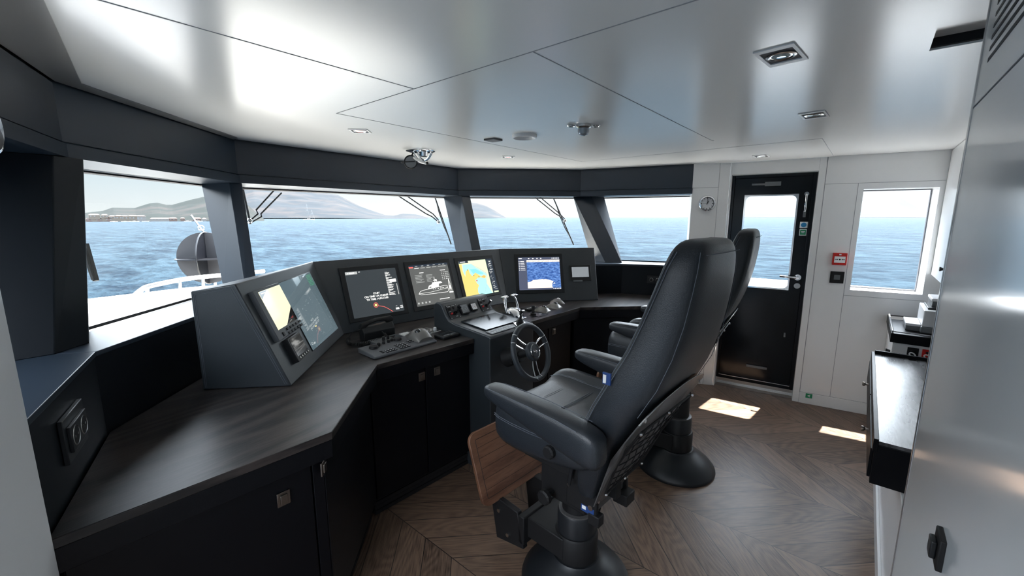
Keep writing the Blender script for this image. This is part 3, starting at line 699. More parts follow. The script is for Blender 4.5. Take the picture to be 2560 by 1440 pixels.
def fit(k, TL=None, TR=None, BR=None, BL=None):
    o, u, v = PL[k]; n = v.cross(u)
    P = {}
    for nm, q in (('TL', TL), ('TR', TR), ('BR', BR), ('BL', BL)):
        if q: p = onplane(q, o, n)-o; P[nm] = (p.dot(u), p.dot(v))
    av = lambda ks, i: (lambda l: sum(l)/len(l))([P[x][i] for x in ks if x in P])
    l, r_, t, b_ = av(('TL', 'BL'), 0), av(('TR', 'BR'), 0), av(('TL', 'TR'), 1), av(('BL', 'BR'), 1)
    c = o+u*(l+r_)/2+v*(t+b_)/2
    return frame(c, u, v), (r_-l)/2, (t-b_)/2
def monitor(label, k, bez, scr, smat, group=None, name='monitor', thick=.007, bmat='black_plastic', cat='monitor', tilt=0):
    F, w_, h_ = fit(k, *bez); G, sw_, sh_ = fit(k, *scr)
    if tilt: R_ = Matrix.Rotation(rad(-tilt), 4, 'X'); F = F @ R_; G = G @ R_
    r = thing(name, label, cat, mx=F, group=group)
    MB().box((-w_, -thick, -h_), (w_, .004, h_)).build('bezel', bmat, r, world=False, bevel=.003)
    D = F.inverted() @ G
    s = MB().box((-sw_, -.0012, -sh_), (sw_, 0, sh_), D @ Matrix.Translation((0, -thick, 0))).build('screen', smat, r, world=False, smooth=False)
    return r, s, D @ Matrix.Translation((0, -thick-.0013, 0)), sw_, sh_
class Gfx:                                   # flat graphics in screen units (-1..1)
    def __init__(s, r, D, w, h, lay=0): s.r, s.D, s.w, s.h, s.m, s.lay = r, D, w, h, {}, lay
    def g(s, m): return s.m.setdefault(m, MB())
    def pt(s, x, y, l): return s.D @ Vector((x*s.w, -.0003*l, y*s.h))
    def poly(s, m, pts, l=1): s.g(m).poly([s.pt(x, y, l) for x, y in pts])
    def bar(s, m, x0, y0, x1, y1, l=2): s.poly(m, [(x0, y0), (x1, y0), (x1, y1), (x0, y1)], l)
    def line(s, m, pts, wd=.006, l=3):
        for (a, b) in zip(pts, pts[1:]):
            A = Vector((a[0]*s.w, a[1]*s.h)); B = Vector((b[0]*s.w, b[1]*s.h)); d = (B-A)
            if d.length < 1e-6: continue
            n = Vector((-d.y, d.x)).normalized()*wd*s.w
            s.g(m).poly([s.D @ Vector((p.x, -.0003*l, p.y)) for p in (A-n, B-n, B+n, A+n)])
    def text(s, m, t, x, y, size, l=3, align='CENTER'): s.g(m).text(t, size*s.h, s.D @ txm(x*s.w, -.0003*l, y*s.h), align)
    def done(s, name='screen_graphics'):
        for m, mb in s.m.items(): mb.build(name, m, s.r, world=False, smooth=False, flip=False)
GRP = None
r, s, D, w_, h_ = monitor('black radar monitor reading ST-BY with running times in white letters', 1, ((842, 671), (991, 658), (1024, 782), (878, 809)), ((856.7, 682), (983, 669.4), (1013, 775.6), (888, 797)), 'screen_glass')
g = Gfx(s, D, w_, h_)
g.text('screen_ink', 'ST-BY', .02, -.06, .115); g.text('screen_ink', 'ON TIME 134.12:06:00', .0, -.185, .115); g.text('screen_ink', 'TX TIME 14.04:12:00', .02, -.31, .115)
g.bar('screen_dim', -.99, .86, -.55, .98); g.bar('screen_ink', -.86, .90, -.66, .94, 3); g.bar('screen_ink', -.92, .90, -.89, .94, 3); g.bar('screen_ink', -.50, .93, -.44, .96)
random.seed(3)
for i in range(30):
    y = .82-i*.036
    if 9 < i < 14: g.bar('screen_ink', .66, y, .92, y+.034)
    g.bar('screen_ink' if i % 3 else 'screen_dim', .52, y, .52+random.uniform(.05, .3), y+.018); 
    if i > 15: g.bar('screen_ink', .90, y, .93, y+.016)
g.bar('screen_ink', .66, -.90, .80, -.82); g.bar('screen_ink', .86, -.86, .97, -.82); g.bar('screen_ink', .86, -.78, .97, -.75); g.bar('screen_dim', .68, -.76, .74, -.73)
c = (-.10, -.57)
g.line('screen_red', [(c[0]+.085*math.cos(t*PI/8), c[1]+.10*math.sin(t*PI/8)) for t in range(17)], .008); g.poly('screen_gold', [(c[0]+.05*math.cos(t*PI/6), c[1]+.06*math.sin(t*PI/6)) for t in range(12)], 2)
g.line('screen_red', [(c[0]+.07, c[1]-.04), (.20, -.69), (.32, -.78), (.52, -.97)], .008); g.done()

r, s, D, w_, h_ = monitor('monitor showing a white outline drawing of the yacht on a grey field', 1, ((1005, 655.7), (1121.5, 646.5), None, (1039, 779.6)), ((1017.5, 664.4), (1116, 657.6), None, (1043.7, 767.5)), 'screen_grey')
g = Gfx(s, D, w_, h_)
g.bar('screen_navy', -1, .90, 1, 1); g.bar('screen_red', -1, .86, -.80, .92, 3)
for i, x in enumerate((-.62, -.32, -.02, .28, .58, .78)): g.bar('screen_ink' if i == 0 else 'screen_dim', x-.12, .82, x+.10, .85, 3); g.bar('screen_dim', x-.07, .92, x+.05, .95, 3)
for i in range(6): g.bar('screen_dim', -.80, .48-i*.07, -.80+random.uniform(.28, .42), .50-i*.07); g.bar('screen_dim', -.25, .45-i*.065, -.25+random.uniform(.2, .34), .47-i*.065)
g.bar('screen_ink', -.55, .58, -.34, .61); g.bar('screen_ink', .52, .62, .80, .65)
for i in range(5):
    for x in (.56, .66, .76): g.bar('screen_ink', x, .52-i*.09, x+.03, .55-i*.09)
    g.bar('screen_dim', .80, .52-i*.09, .94, .545-i*.09)
hull = [(-.80, -.42), (-.70, -.30), (-.55, -.26), (.60, -.16), (.72, -.18), (.74, -.44), (.66, -.50), (-.55, -.48), (-.70, -.47), (-.80, -.42)]
g.line('screen_ink', hull, .008); g.poly('screen_ink', [(-.30, -.22), (-.22, -.08), (-.05, -.02), (-.02, .06), (.42, .08), (.50, .00), (.30, -.04), (.28, -.17)], 2)
g.poly('screen_grey', [(-.24, -.19), (-.18, -.13), (-.10, -.13), (-.12, -.19)], 3)
g.line('screen_ink', [(.12, .08), (.13, .34)], .010); g.line('screen_ink', [(.05, .16), (.25, .16)], .008); g.poly('screen_ink', [(.16, .12), (.16, .22), (.24, .20), (.24, .10)], 2)
g.line('screen_ink', [(-.78, -.40), (-.2, -.40), (.74, -.30)], .006)
for x in (-.05, .05, .2, .32, .40, .48, .62): g.bar('screen_ink', x, -.28, x+.05, -.25, 3)
g.line('screen_ink', [(.86, -.52), (.86, .14)], .006); g.line('screen_ink', [(.80, -.45), (.82, -.05), (.86, .16), (.90, -.05), (.92, -.45)], .006); g.bar('screen_ink', .82, -.36, .90, -.18); g.bar('screen_ink', .76, -.56, .98, -.50)
for i in range(4): g.bar('screen_dim', -.94+i*.18, -.90, -.86+i*.18, -.82)
g.bar('screen_ink', .18, -.82, .70, -.79); g.done()

r, s, D, w_, h_ = monitor('monitor showing a yellow and turquoise sea chart', 1, ((1133.8, 645.8), (1228, 637.5), (1255, 735.4), None), ((1143.8, 654.6), (1224, 646.7), (1248, 730), None), 'screen_navy')
g = Gfx(s, D, w_, h_)
g.poly('chart_pale', [(-1, -1), (.62, -1), (.62, .98), (-1, .98)], 1)
g.poly('chart_cyan', [(-.80, .78), (-.3, .80), (-.05, .55), (.30, .30), (.52, .12), (.40, -.02), (.36, -.40), (.58, -1), (-.30, -1), (-.35, -.5), (-.6, .0), (-.85, .3)], 2)
g.poly('chart_blue', [(-.45, .50), (-.1, .48), (.28, .22), (.30, .14), (.05, .16), (-.3, .20)], 3)
g.poly('chart_yellow', [(-1, .82), (-.85, .82), (-.88, .45), (-.80, .10), (-.72, .40), (-.52, .52), (-.50, .28), (-.40, .10), (-.18, .28), (.0, .14), (.12, .02), (.30, .10), (.42, .02), (.34, -.12), (.08, -.02), (-.08, -.02), (-.28, -.14), (-.22, -.34), (-.12, -.44), (-.24, -.62), (-.28, -.84), (-.20, -1), (-1, -1)], 4)
g.poly('chart_orange', [(.14, .02), (.30, .08), (.40, .02), (.32, -.08), (.18, -.04)], 5)
g.line('chart_line', [(-.3, .75), (.1, .52), (.45, .20), (.48, .0), (.30, -.5), (.10, -.95)], .006, 6); g.line('chart_line', [(-.2, .62), (.3, .36), (.48, .14)], .004, 6)
for x, y in ((-.30, .12), (-.18, -.18), (-.22, -.16), (-.60, .48), (-.02, .02)): g.bar('screen_navy', x-.02, y-.03, x+.02, y+.02, 6)
g.bar('screen_red', -.24, -.22, -.19, -.15, 7)
g.bar('screen_navy', -1, .86, -.45, .99, 5); g.bar('screen_ink', -.92, .91, -.62, .95, 6)
random.seed(5)
for i in range(34):
    y = .86-i*.05
    if random.random() < .8: x = random.uniform(.66, .8); g.bar('screen_ink' if random.random() < .6 else 'screen_dim', x, y, min(.97, x+random.uniform(.04, .2)), y+.022, 3)
g.bar('chart_pale', .70, -.98, .98, -.90, 3); g.done()

r, s, D, w_, h_ = monitor('square monitor showing a live deck camera view of blue sea over a pale foredeck', 2, ((1286, 635), (1405.6, 634), (1411, 733), (1290, 734)), ((1295, 644), (1398.6, 643), (1402, 723.4), (1298, 725.7)), 'screen_slate')
g = Gfx(s, D, w_, h_)
g.poly('camera_feed_sea', [(-.60, -.90), (.99, -.90), (.99, .82), (-.60, .82)], 1)
g.bar('screen_cream', -.60, .70, .99, .83, 2); random.seed(9)
for i in range(26): x = -.58+i*.06; g.bar('screen_dim', x, .71+random.random()*.03, x+.035, .75+random.random()*.04, 3)
g.poly('screen_cream', [(-.60, -.90), (-.60, -.54), (-.45, -.50), (-.34, -.41), (-.15, -.39), (.08, -.355), (.11, -.345), (.14, -.37), (.28, -.36), (.45, -.42), (.64, -.50), (.58, -.62), (.56, -.80), (.60, -.90)], 3)
g.poly('screen_ink', [(.62, -.62), (.70, -.58), (.72, -.63), (.64, -.66)], 4)
g.bar('screen_ink', -.97, .90, -.82, .95)
for x in (-.52, -.32, -.12, .06): g.bar('screen_ink', x, .89, x+.06, .95)
for i in range(5): g.bar('screen_ink', .62+i*.075, .90, .66+i*.075, .95)
for i in range(6): g.bar('screen_ink', -.97, .72-i*.105, -.94, .77-i*.105); g.bar('screen_ink', -.90, .73-i*.105, -.90+.18+.01*i, .76-i*.105)
for i in range(5): g.bar('screen_ink', .62+i*.08, -.97, .66+i*.08, -.92)
g.done()
r, s, D, w_, h_ = monitor('small black control display with a plain grey screen at the console end', 2, ((1422, 663), (1475.4, 663), (1478, 702), (1425, 702)), ((1428.6, 668), (1470, 668), (1471.7, 692.5), (1430, 693)), 'screen_cell', name='control_display')
MB().box((-w_*.9, -.0086, -h_*1.75), (w_*.2, -.0069, -h_*1.45)).build('label_strip', 'grey_plastic', r, world=False, smooth=False)
# port face: large glossy screen, tablet-style display, small receiver
r, s, D, w_, h_ = monitor('large frameless glossy screen reflecting the window, on the nearest console face', 0, ((690.5, 706), (775.5, 681), (846, 825), (778.5, 877)), ((692, 707.5), (774, 682.5), (844, 824), (779, 875)), 'screen_reflect_glow', thick=.004)
g = Gfx(s, D, w_, h_); random.seed(2)
for i in range(60):
    x, y = random.uniform(-.6, .95), random.uniform(-.85, .3); e = random.uniform(.006, .014); g.bar('screen_dim', x, y, x+e, y+e)
for i in range(8):
    for k in range(4): g.bar('screen_green', .62+k*.08, .92-i*.045, .68+k*.08, .935-i*.045)
g.bar('screen_gold', -.30, -.52, -.22, -.49); g.done()
r, s, D, w_, h_ = monitor('upright grey chart display with a pale screen and two rows of keys below', 0, ((619, 730), (686.7, 711.7), (743, 823), (685, 858)), ((633, 734), (689, 717), (732.5, 803), (683, 829)), 'amber_reflect_glow', thick=.022, bmat='keyboard_grey', name='chart_display', cat='display')
g = Gfx(s, D, w_, h_); g.poly('screen_off', [(-1, .98), (-.30, .98), (-1, .62)], 2); g.poly('screen_off', [(-.15, -1), (1, -.25), (1, -1)], 2); g.bar('screen_ink', -.88, .86, -.5, .90, 4); g.done()  # black corners trim the painted reflection to a slanting band
mb = MB(); zb = -h_*1.0-.018
for row in range(2):
    for i in range(5): mb.box((-w_*.35+i*w_*.32, -.0035, -h_-.022-row*.020), (-w_*.35+i*w_*.32+w_*.22, -.0005, -h_-.010-row*.020), D)
mb.box((-w_*.85, -.0035, -h_-.036), (-w_*.7, -.0005, -h_-.018), D)
mb.build('keys', 'key_black', r, world=False, bevel=.001)
r, s, D, w_, h_ = monitor('small glossy receiver with a row of round keys, lowest on the nearest console face', 0, ((704, 851), (735, 836), (765, 887.5), (733, 909)), ((708, 852), (735, 838.5), (758, 878), (730, 895)), 'gloss_black', thick=.026, bmat='black_plastic', name='receiver', cat='receiver')
mb = MB()
for i in range(5): mb.cyl(D @ Vector((-w_*.8+i*w_*.4, .0005, -h_-.010)), D @ Vector((-w_*.8+i*w_*.4, -.004, -h_-.010)), .0045, n=12)
mb.build('keys', 'steel', r, world=False)

# ---------------------------------------------------------------- things on the worktop
def at(q, h=WT): return onz(q, h)
def rotz_frame(c, deg): return Matrix.Translation(c) @ Matrix.Rotation(rad(deg), 4, 'Z')
# handset telephone in its cradle
t = thing('telephone', 'black telephone handset standing in its cradle on the worktop, below the radar monitor', 'telephone', mx=rotz_frame((1.40, 2.27, WT), -3))
mb = MB(); mb.hexa([(-.105, -.03, 0), (-.105, .035, 0), (-.105, .035, .075), (-.105, -.005, .075), (-.105, -.03, .05)], [(.105, -.03, 0), (.105, .035, 0), (.105, .035, .085), (.105, -.005, .085), (.105, -.03, .05)])
mb.build('cradle', 'black_plastic', t, world=False, bevel=.004)
mb = MB(); mb.loft([[(x, .012+math.cos(2*PI*k/10)*.017, .092+dz+math.sin(2*PI*k/10)*r) for k in range(10)] for x, dz, r in ((-.108, -.012, .010), (-.10, -.010, .020), (-.075, -.004, .020), (-.05, .010, .013), (0, .018, .012), (.05, .016, .013), (.075, .006, .022), (.102, .004, .024), (.110, .006, .012))])
mb.build('handset', 'matte_black', t, world=False)
mb = MB(); pts = []
base = [Vector(p) for p in ((-.108, .0, .075), (-.16, .005, .06), (-.195, -.01, .03), (-.21, -.045, .016), (-.185, -.085, .013), (-.13, -.105, .013), (-.06, -.10, .013), (0, -.085, .016), (.02, -.055, .02), (.012, -.03, .04))]
def spline(P, n):
    out = []
    for i in range(len(P)-1):
        a, b, c, d = P[max(i-1, 0)], P[i], P[i+1], P[min(i+2, len(P)-1)]
        for k in range(n):
            t_ = k/n; out.append(.5*((2*b)+(-a+c)*t_+(2*a-5*b+4*c-d)*t_**2+(-a+3*b-3*c+d)*t_**3))
    return out+[P[-1]]
sp = spline(base, 60); m0 = 60*2; hel = []
for i, p in enumerate(sp):
    if i < 110 or i > 500: hel.append(p); continue
    tg = (sp[min(i+1, len(sp)-1)]-sp[i-1]).normalized(); u = tg.cross(Vector((0, 0, 1))).normalized(); v = u.cross(tg); a = i*PI/4.5
    hel.append(p+(u*math.cos(a)+v*math.sin(a))*.0085)
MB().tube(hel, .0024, 5).build('coiled_cord', 'matte_black', t, world=False)
# trackball keyboard unit
kb = thing('control_keyboard', 'long grey control keyboard with knobs and a trackball mound, at the worktop front', 'keyboard', mx=rotz_frame((1.352, 1.99, WT), -1.0))
MB().hexa([(-.20, -.085, 0), (-.20, .085, 0), (-.20, .085, .030), (-.20, -.06, .018), (-.20, -.085, .012)], [(.215, -.085, 0), (.215, .085, 0), (.215, .085, .030), (.215, -.06, .018), (.215, -.085, .012)]).build('keyboard_body', 'keyboard_grey', kb, world=False, bevel=.004)
def kz(y): return .018+(y+.06)*.012/.145
mb = MB()
for cx, nx, ny, y0 in ((-.085, 4, 2, -.068), (-.135, 1, 2, -.06), (.0, 4, 4, -.07), (.085, 3, 2, -.02)):
    for i in range(nx):
        for k in range(ny):
            x, y = cx+(i-(nx-1)/2)*.0175, y0+k*.019; mb.box((x-.0065, y-.006, kz(y)-.002), (x+.0065, y+.006, kz(y)+.0035))
mb.build('keys', 'key_black', kb, world=False, bevel=.0008)
mb = MB(); random.seed(4)
for cx, nx, ny, y0 in ((-.085, 4, 2, -.068), (.0, 4, 4, -.07), (.085, 3, 2, -.02)):
    for i in range(nx):
        for k in range(ny):
            x, y = cx+(i-(nx-1)/2)*.0175, y0+k*.019; mb.box((x-.004, y-.0022, kz(y)+.0036), (x+.004, y+.0016, kz(y)+.0039))
mb.build('key_marking', 'key_white', kb, world=False, smooth=False)
for x, y, rr, hh in ((-.135, .03, .026, .012), (.035, .055, .024, .012), (-.095, .045, .009, .016), (-.06, .05, .009, .016), (-.025, .055, .009, .016), (.0, .06, .009, .016)):
    MB().cyl((x, y, kz(y)), (x, y, kz(y)+hh), rr, rr*.9, 20).build('knob', 'matte_black', kb, world=False, bevel=.001)
mb = MB(); S = []
for i in range(9):
    a = i/8; y = -.062+a*.155; hh = .020+.050*math.sin(min(1, a*1.12)*PI)**.8*(1 if a < .5 else .9); ww = .052+.012*math.sin(a*PI)
    S.append([(.155+math.cos(PI*k/11)*ww, y+.02*(1-abs(math.cos(PI*k/11)))*0, .018+math.sin(PI*k/11)*hh) for k in range(12)])
mb.loft(S).build('trackball_mound', 'trackball_grey', kb, world=False)
MB().sphere((.135, -.008, .066), .021, 18).build('trackball', 'gloss_black', kb, world=False)
# second keyboard strip behind it
k2 = thing('control_keyboard', 'flat grey control panel with small knobs, close behind the long trackball keyboard', 'keyboard', mx=rotz_frame((1.42, 2.135, WT), -2))
MB().box((-.14, -.045, 0), (.15, .055, .020)).build('panel_body', 'keyboard_grey', k2, world=False, bevel=.003)
for x in (-.075, -.045, .13): MB().cyl((x, -.015, .02), (x, -.015, .042), .0095, .0085, 16).build('knob', 'matte_black', k2, world=False, bevel=.001)
MB().box((-.01, -.03, .02), (.05, .03, .0215)).build('display', 'gloss_black', k2, world=False, smooth=False)
mb = MB()
for i in range(5):
    for k in range(4): mb.box((.06+i*.013, -.028+k*.016, .02), (.069+i*.013, -.017+k*.016, .0235))
mb.build('keys', 'key_white', k2, world=False, smooth=False)
# white-framed push button panel
wp = thing('alarm_panel', 'flat black switch panel with a thin white frame and one clear knob, behind the keyboards', 'switch panel', (1.68, 2.14, WT))
q4 = [(1.602, 2.075), (1.752, 2.082), (1.735, 2.212), (1.602, 2.205)]
MB().prism(q4, WT, WT+.003).build('frame', 'key_white', wp, smooth=False)
c4 = Vector((1.673, 2.144))
MB().prism([c4+(Vector(p)-c4)*.93 for p in q4], WT+.003, WT+.0036).build('plate', 'gloss_black', wp, smooth=False)
mb = MB()
for i in range(7): mb.cyl((1.622+i*.013, 2.10+.004*(i % 2), WT+.0036), (1.622+i*.013, 2.10+.004*(i % 2), WT+.006), .0035, n=8); mb.box((1.62+i*.012, 2.125, WT+.0036), (1.627+i*.012, 2.129, WT+.004))
mb.build('switches', 'grey_plastic', wp, smooth=False)
MB().lathe([(.012, 0), (.013, .006), (.010, .018), (.006, .020)], 16, c=(1.728, 2.115, WT+.0036)).build('knob', 'white_plastic', wp)
ls = thing('label_strip', 'small white label strip lying at the left corner of the white-framed panel', 'label', (1.565, 2.19, WT))
MB().prism([(1.545, 2.165), (1.598, 2.178), (1.598, 2.215), (1.545, 2.205)], WT, WT+.002).build('strip', 'paper_white', ls, smooth=False)
# pilot control with small screen
ap = thing('pilot_control', 'small black control unit with a recessed screen and a key row, beside the helm pedestal', 'control unit', mx=rotz_frame((1.683, 1.945, WT), -1))
MB().box((-.065, -.048, 0), (.065, .05, .020)).build('housing', 'black_plastic', ap, world=False, bevel=.006, seg=3)
MB().box((-.042, -.008, .0195), (.042, .035, .0208)).build('display', 'gloss_black', ap, world=False, smooth=False)
mb = MB()
for i in range(7): mb.box((-.047+i*.014, -.034, .02), (-.038+i*.014, -.020, .0225))
mb.build('keys', 'grey_plastic', ap, world=False, bevel=.0008)
# throttle lever
th = thing('throttle', 'polished chrome twin-lever throttle on a domed base, right of the helm pedestal', 'throttle', mx=rotz_frame((2.335, 1.955, WT), 0))
MB().loft([[(x, math.cos(PI*k/14)*ry, math.sin(PI*k/14)*rz) for k in range(15)] for x, ry, rz in ((-.062, .04, .04), (-.054, .066, .066), (-.03, .077, .078), (.03, .077, .078), (.054, .066, .066), (.062, .04, .04))]).build('base_dome', 'chrome', th, world=False)
MB().box((-.064, -.085, 0), (.064, .08, .008)).build('base_plate', 'chrome', th, world=False, bevel=.003)
for x in (-.066, .066):
    mb = MB(); s_ = 1 if x > 0 else -1
    mb.cyl((x-s_*.012, 0, .045), (x+s_*.006, 0, .045), .020, .018)
    mb.tube([(x, 0, .045), (x+s_*.002, .010, .085), (x-s_*.006, .022, .13), (x-s_*.020, .030, .155)], [.013, .012, .011, .010], 12)
    mb.loft([[(x-s_*.020-s_*u, .030+math.cos(2*PI*k/12)*r1, .160+math.sin(2*PI*k/12)*r2) for k in range(12)] for u, r1, r2 in ((-.044, .006, .004), (-.036, .014, .008), (0, .017, .011), (.018, .014, .009), (.022, .006, .004))])
    mb.build('lever', 'chrome', th, world=False)
mb = MB(); mb.tube([(.05, -.04, .045), (.095, -.03, .04)], .011, 12); mb.build('friction_knob', 'steel', th, world=False)
mb = MB(); mb.box((-.012, -.02, .0655), (.012, -.014, .067)); mb.build('red_mark', 'red_knob', th, world=False)
# second joystick panel right of throttle
jp = thing('joystick', 'short black joystick on a flat black plate between the throttle and the grey trackballs', 'joystick', (2.545, 1.87, WT))
MB().box((2.475, 1.815, WT), (2.60, 1.905, WT+.004)).build('plate', 'black_plastic', jp, bevel=.001)
MB().lathe([(.022, 0), (.022, .010), (.012, .016), (.010, .04), (.014, .045), (.014, .065), (.010, .07)], 18, c=(2.50, 1.885, WT+.004)).build('stick', 'matte_black', jp)
mb = MB(); mb.box((2.535, 1.85, WT+.004), (2.565, 1.853, WT+.0046)); mb.box((2.545, 1.86, WT+.004), (2.575, 1.868, WT+.0046)); mb.build('white_marking', 'key_white', jp, smooth=False)
def trackball(label, c, rz, lit):
    r = thing('trackball_unit', label, 'trackball', mx=rotz_frame((*c, WT), rz), group='grey trackball mice on the worktop')
    S = []
    for i in range(10):
        a = i/9; y = -.062+a*.125; hh = .008+.036*math.sin(a**.8*PI)**.9; ww = .048-.008*(abs(a-.4))
        S.append([(math.cos(PI*k/11)*ww, y, .0+math.sin(PI*k/11)*hh) for k in range(12)])
    MB().loft(S).build('mound', 'trackball_grey', r, world=False)
    MB().sphere((0, -.018, .030), .021, 18).build('ball', 'gloss_black' if not lit else 'steel', r, world=False)
trackball('grey trackball mound nearest the black joystick plate, black ball', (2.655, 1.915), 5, False)
trackball('middle grey trackball mound with a black ball, between its two neighbours', (2.83, 1.925), 5, False)
trackball('grey trackball mouse with a pale ball, closest to the end of the screen console', (2.985, 2.0), 60, True)
rm = thing('bow_thruster_control', 'flat grey switch plate lying just behind the throttle levers', 'switch panel', (2.48, 2.05, WT))
MB().box((2.44, 2.0, WT), (2.56, 2.09, WT+.006)).build('plate', 'grey_plate', rm, bevel=.001)
MB().box((2.47, 2.02, WT+.006), (2.52, 2.06, WT+.008)).build('display', 'gloss_black', rm, smooth=False)
rm = thing('remote_handset', 'small black keypad handset lying between the joystick plate and the trackballs', 'handset', (2.62, 2.04, WT))
MB().box((2.575, 1.985, WT), (2.72, 2.07, WT+.018)).build('housing', 'matte_black', rm, bevel=.004)
mb = MB()
for i in range(6): mb.box((2.59+i*.02, 2.01, WT+.018), (2.60+i*.02, 2.02, WT+.0195))
mb.build('keys', 'key_white', rm, smooth=False)
# ================================================================== HELM CHAIRS
def sgn(v): return -1 if v < 0 else 1
def se(cx, cy, z, hw, hd, n=24, e=.55):       # horizontal superellipse section
    return [(cx+sgn(math.cos(2*PI*i/n))*abs(math.cos(2*PI*i/n))**e*hw, cy+sgn(math.sin(2*PI*i/n))*abs(math.sin(2*PI*i/n))**e*hd, z) for i in range(n)]
def make_chair(mx, label):
    r = thing('helm_chair', label, 'chair', mx=mx, group='leather helm chairs on round pedestals')
    B = dict(world=False)
    # pedestal
    MB().lathe([(.240, 0), (.244, .008), (.240, .022), (.212, .055), (.165, .092), (.125, .120), (.108, .132), (.104, .138)], 48).build('pedestal_base', 'pedestal_black', r, angle=50, **B)
    mb = MB()
    for a in (-50, -100, -150, 160): 
        d = Vector((math.cos(rad(a)), math.sin(rad(a)), 0)); p = d*.212+Vector((0, 0, .047)); nrm = (d*.75+Vector((0, 0, .66))).normalized(); mb.cyl(p-nrm*.004, p+nrm*.0012, .013, n=18)
    mb.build('bolt_recess', 'matte_black', r, **B)
    MB().lathe([(.094, .13), (.096, .14), (.096, .245), (.090, .255), (.080, .256)], 36).build('lower_housing', 'matte_black', r, **B)
    MB().lathe([(.084, .25), (.084, .345), (.080, .352), (.068, .353)], 36).build('column_collar', 'pedestal_black', r, **B)
    MB().lathe([(.080, .352), (.080, .358), (.068, .360)], 36).build('collar_ring', 'grey_plate', r, **B)
    MB().cyl((0, 0, .35), (0, 0, .50), .065, n=32).build('column', 'matte_black', r, **B)
    mb = MB(); mb.tube([(.085, -.02, .24), (.125, -.03, .24), (.132, -.032, .285), (.135, -.035, .30)], .007, 8); mb.cyl((.08, -.02, .24), (.10, -.024, .24), .014); mb.build('clamp_lever', 'matte_black', r, **B)
    # footrest bracket and board
    mb = MB(); mb.box((-.10, .0, .15), (.10, .23, .25)); mb.hexa([(-.13, .24, .27), (-.13, .20, .10), (-.13, .38, .06), (-.13, .42, .28)], [(-.10, .24, .27), (-.10, .20, .10), (-.10, .38, .06), (-.10, .42, .28)])
    mb.hexa([(.13, .24, .27), (.13, .20, .08), (.13, .40, .045), (.13, .43, .28)], [(.17, .24, .27), (.17, .20, .08), (.17, .40, .045), (.17, .43, .28)]); mb.box((-.13, .20, .12), (.17, .235, .26))
    mb.build('footrest_bracket', 'matte_black', r, bevel=.004, **B)
    mb = MB()
    for z, y in ((.12, .30), (.22, .36)): mb.cyl((-.131, y, z), (-.137, y, z), .010, n=12)
    mb.build('bolt', 'steel', r, **B)
    F = frame((0, .425, .435), (1, 0, 0), (0, .34, 1))
    hole = rrect(-.225, .25, -.175, .175, .045, 6)
    mb = MB(); mb.hexa([(x, -.009, z) for x, z in hole], [(x, .009, z) for x, z in hole]); mb.xf(F)
    fb = mb.build('footrest_board', 'teak_board', r, bevel=.003, **B)
    mb = MB(); mb.tube([F @ Vector((x, -.0092, z)) for x, z in rrect(-.19, .215, -.14, .14, .006, 3)], .0013, 4, closed=True)
    for k in range(5): mb.tube([F @ Vector((-.19, -.0092, -.10+k*.05)), F @ Vector((.215, -.0092, -.10+k*.05))], .0009, 4)
    mb.build('groove', 'matte_black', fb, **B)
    # mechanism
    mb = MB(); mb.box((-.105, -.11, .43), (.105, .12, .60)); mb.box((-.15, -.15, .60), (.15, .18, .70)); mb.box((-.125, -.175, .46), (-.105, -.03, .74)); mb.box((.105, -.175, .46), (.125, -.03, .74)); mb.box((-.02, -.20, .50), (.02, -.1, .60))
    mb.build('tilt_mechanism', 'matte_black', r, bevel=.005, **B)
    for x, y, z, rr in ((-.255, -.05, .755, .026), (-.15, .055, .46, .032)):
        mb = MB(); mb.lathe([(rr, 0), (rr, .018), (rr*.8, .024)], 12, mx=Matrix.Translation((x, y, z)) @ Matrix.Rotation(-PI/2, 4, 'Y')); mb.cyl((x, y, z), (-.10, y, z), .010)
        mb.build('adjusting_knob', 'matte_black', r, angle=20, **B)
    mb = MB(); mb.cyl((-.105, -.10, .70), (-.165, -.10, .70), .009); mb.tube([(-.165, -.10, .705), (-.168, -.085, .66), (-.17, -.075, .585)], [.011, .009, .0075], 10); mb.build('tilt_lever', 'black_plastic', r, **B)
    mb = MB(); mb.sphere((-.174, -.10, .705), .009, 10); mb.cyl((-.126, -.15, .50), (-.131, -.15, .50), .011, n=12); mb.cyl((-.172, -.075, .588), (-.176, -.075, .588), .006, n=10); mb.build('bolt', 'steel', r, **B)
    lb = MB(); lb.box((-.1262, -.165, .468), (-.125, -.105, .496)); lb.build('maker_label', 'blue_tag', r, smooth=False, **B)
    lb = MB(); lb.box((-.1268, -.128, .478), (-.1262, -.110, .493)); lb.build('white_block', 'paper_white', r, smooth=False, **B)
    # seat cushion
    S = []
    ys = [-.215, -.20, -.15, -.05, .05, .15, .225, .27, .29]; 
    hw = [.20, .235, .25, .262, .268, .270, .264, .245, .205]
    top = [.83, .85, .862, .862, .864, .870, .868, .85, .80]; bot = [.74, .715, .70, .69, .68, .675, .68, .695, .735]
    for y, w_, t_, b_ in zip(ys, hw, top, bot):
        sec = []
        prof = [(-1, .10), (-1.0, .55), (-.965, .85), (-.88, 1.02), (-.74, 1.07), (-.60, .98), (-.50, .86), (-.30, .84), (0, .83), (.30, .84), (.50, .86), (.60, .98), (.74, 1.07), (.88, 1.02), (.965, .85), (1.0, .55), (1, .10), (.93, 0), (0, 0), (-.93, 0)]
        for u, v in prof: sec.append((u*w_, y, b_+(t_+.012-b_)*v))
        S.append(sec)
    seat = MB().loft(S).build('seat_cushion', 'seat_leather', r, sub=1, angle=180, **B)
    st = MB()
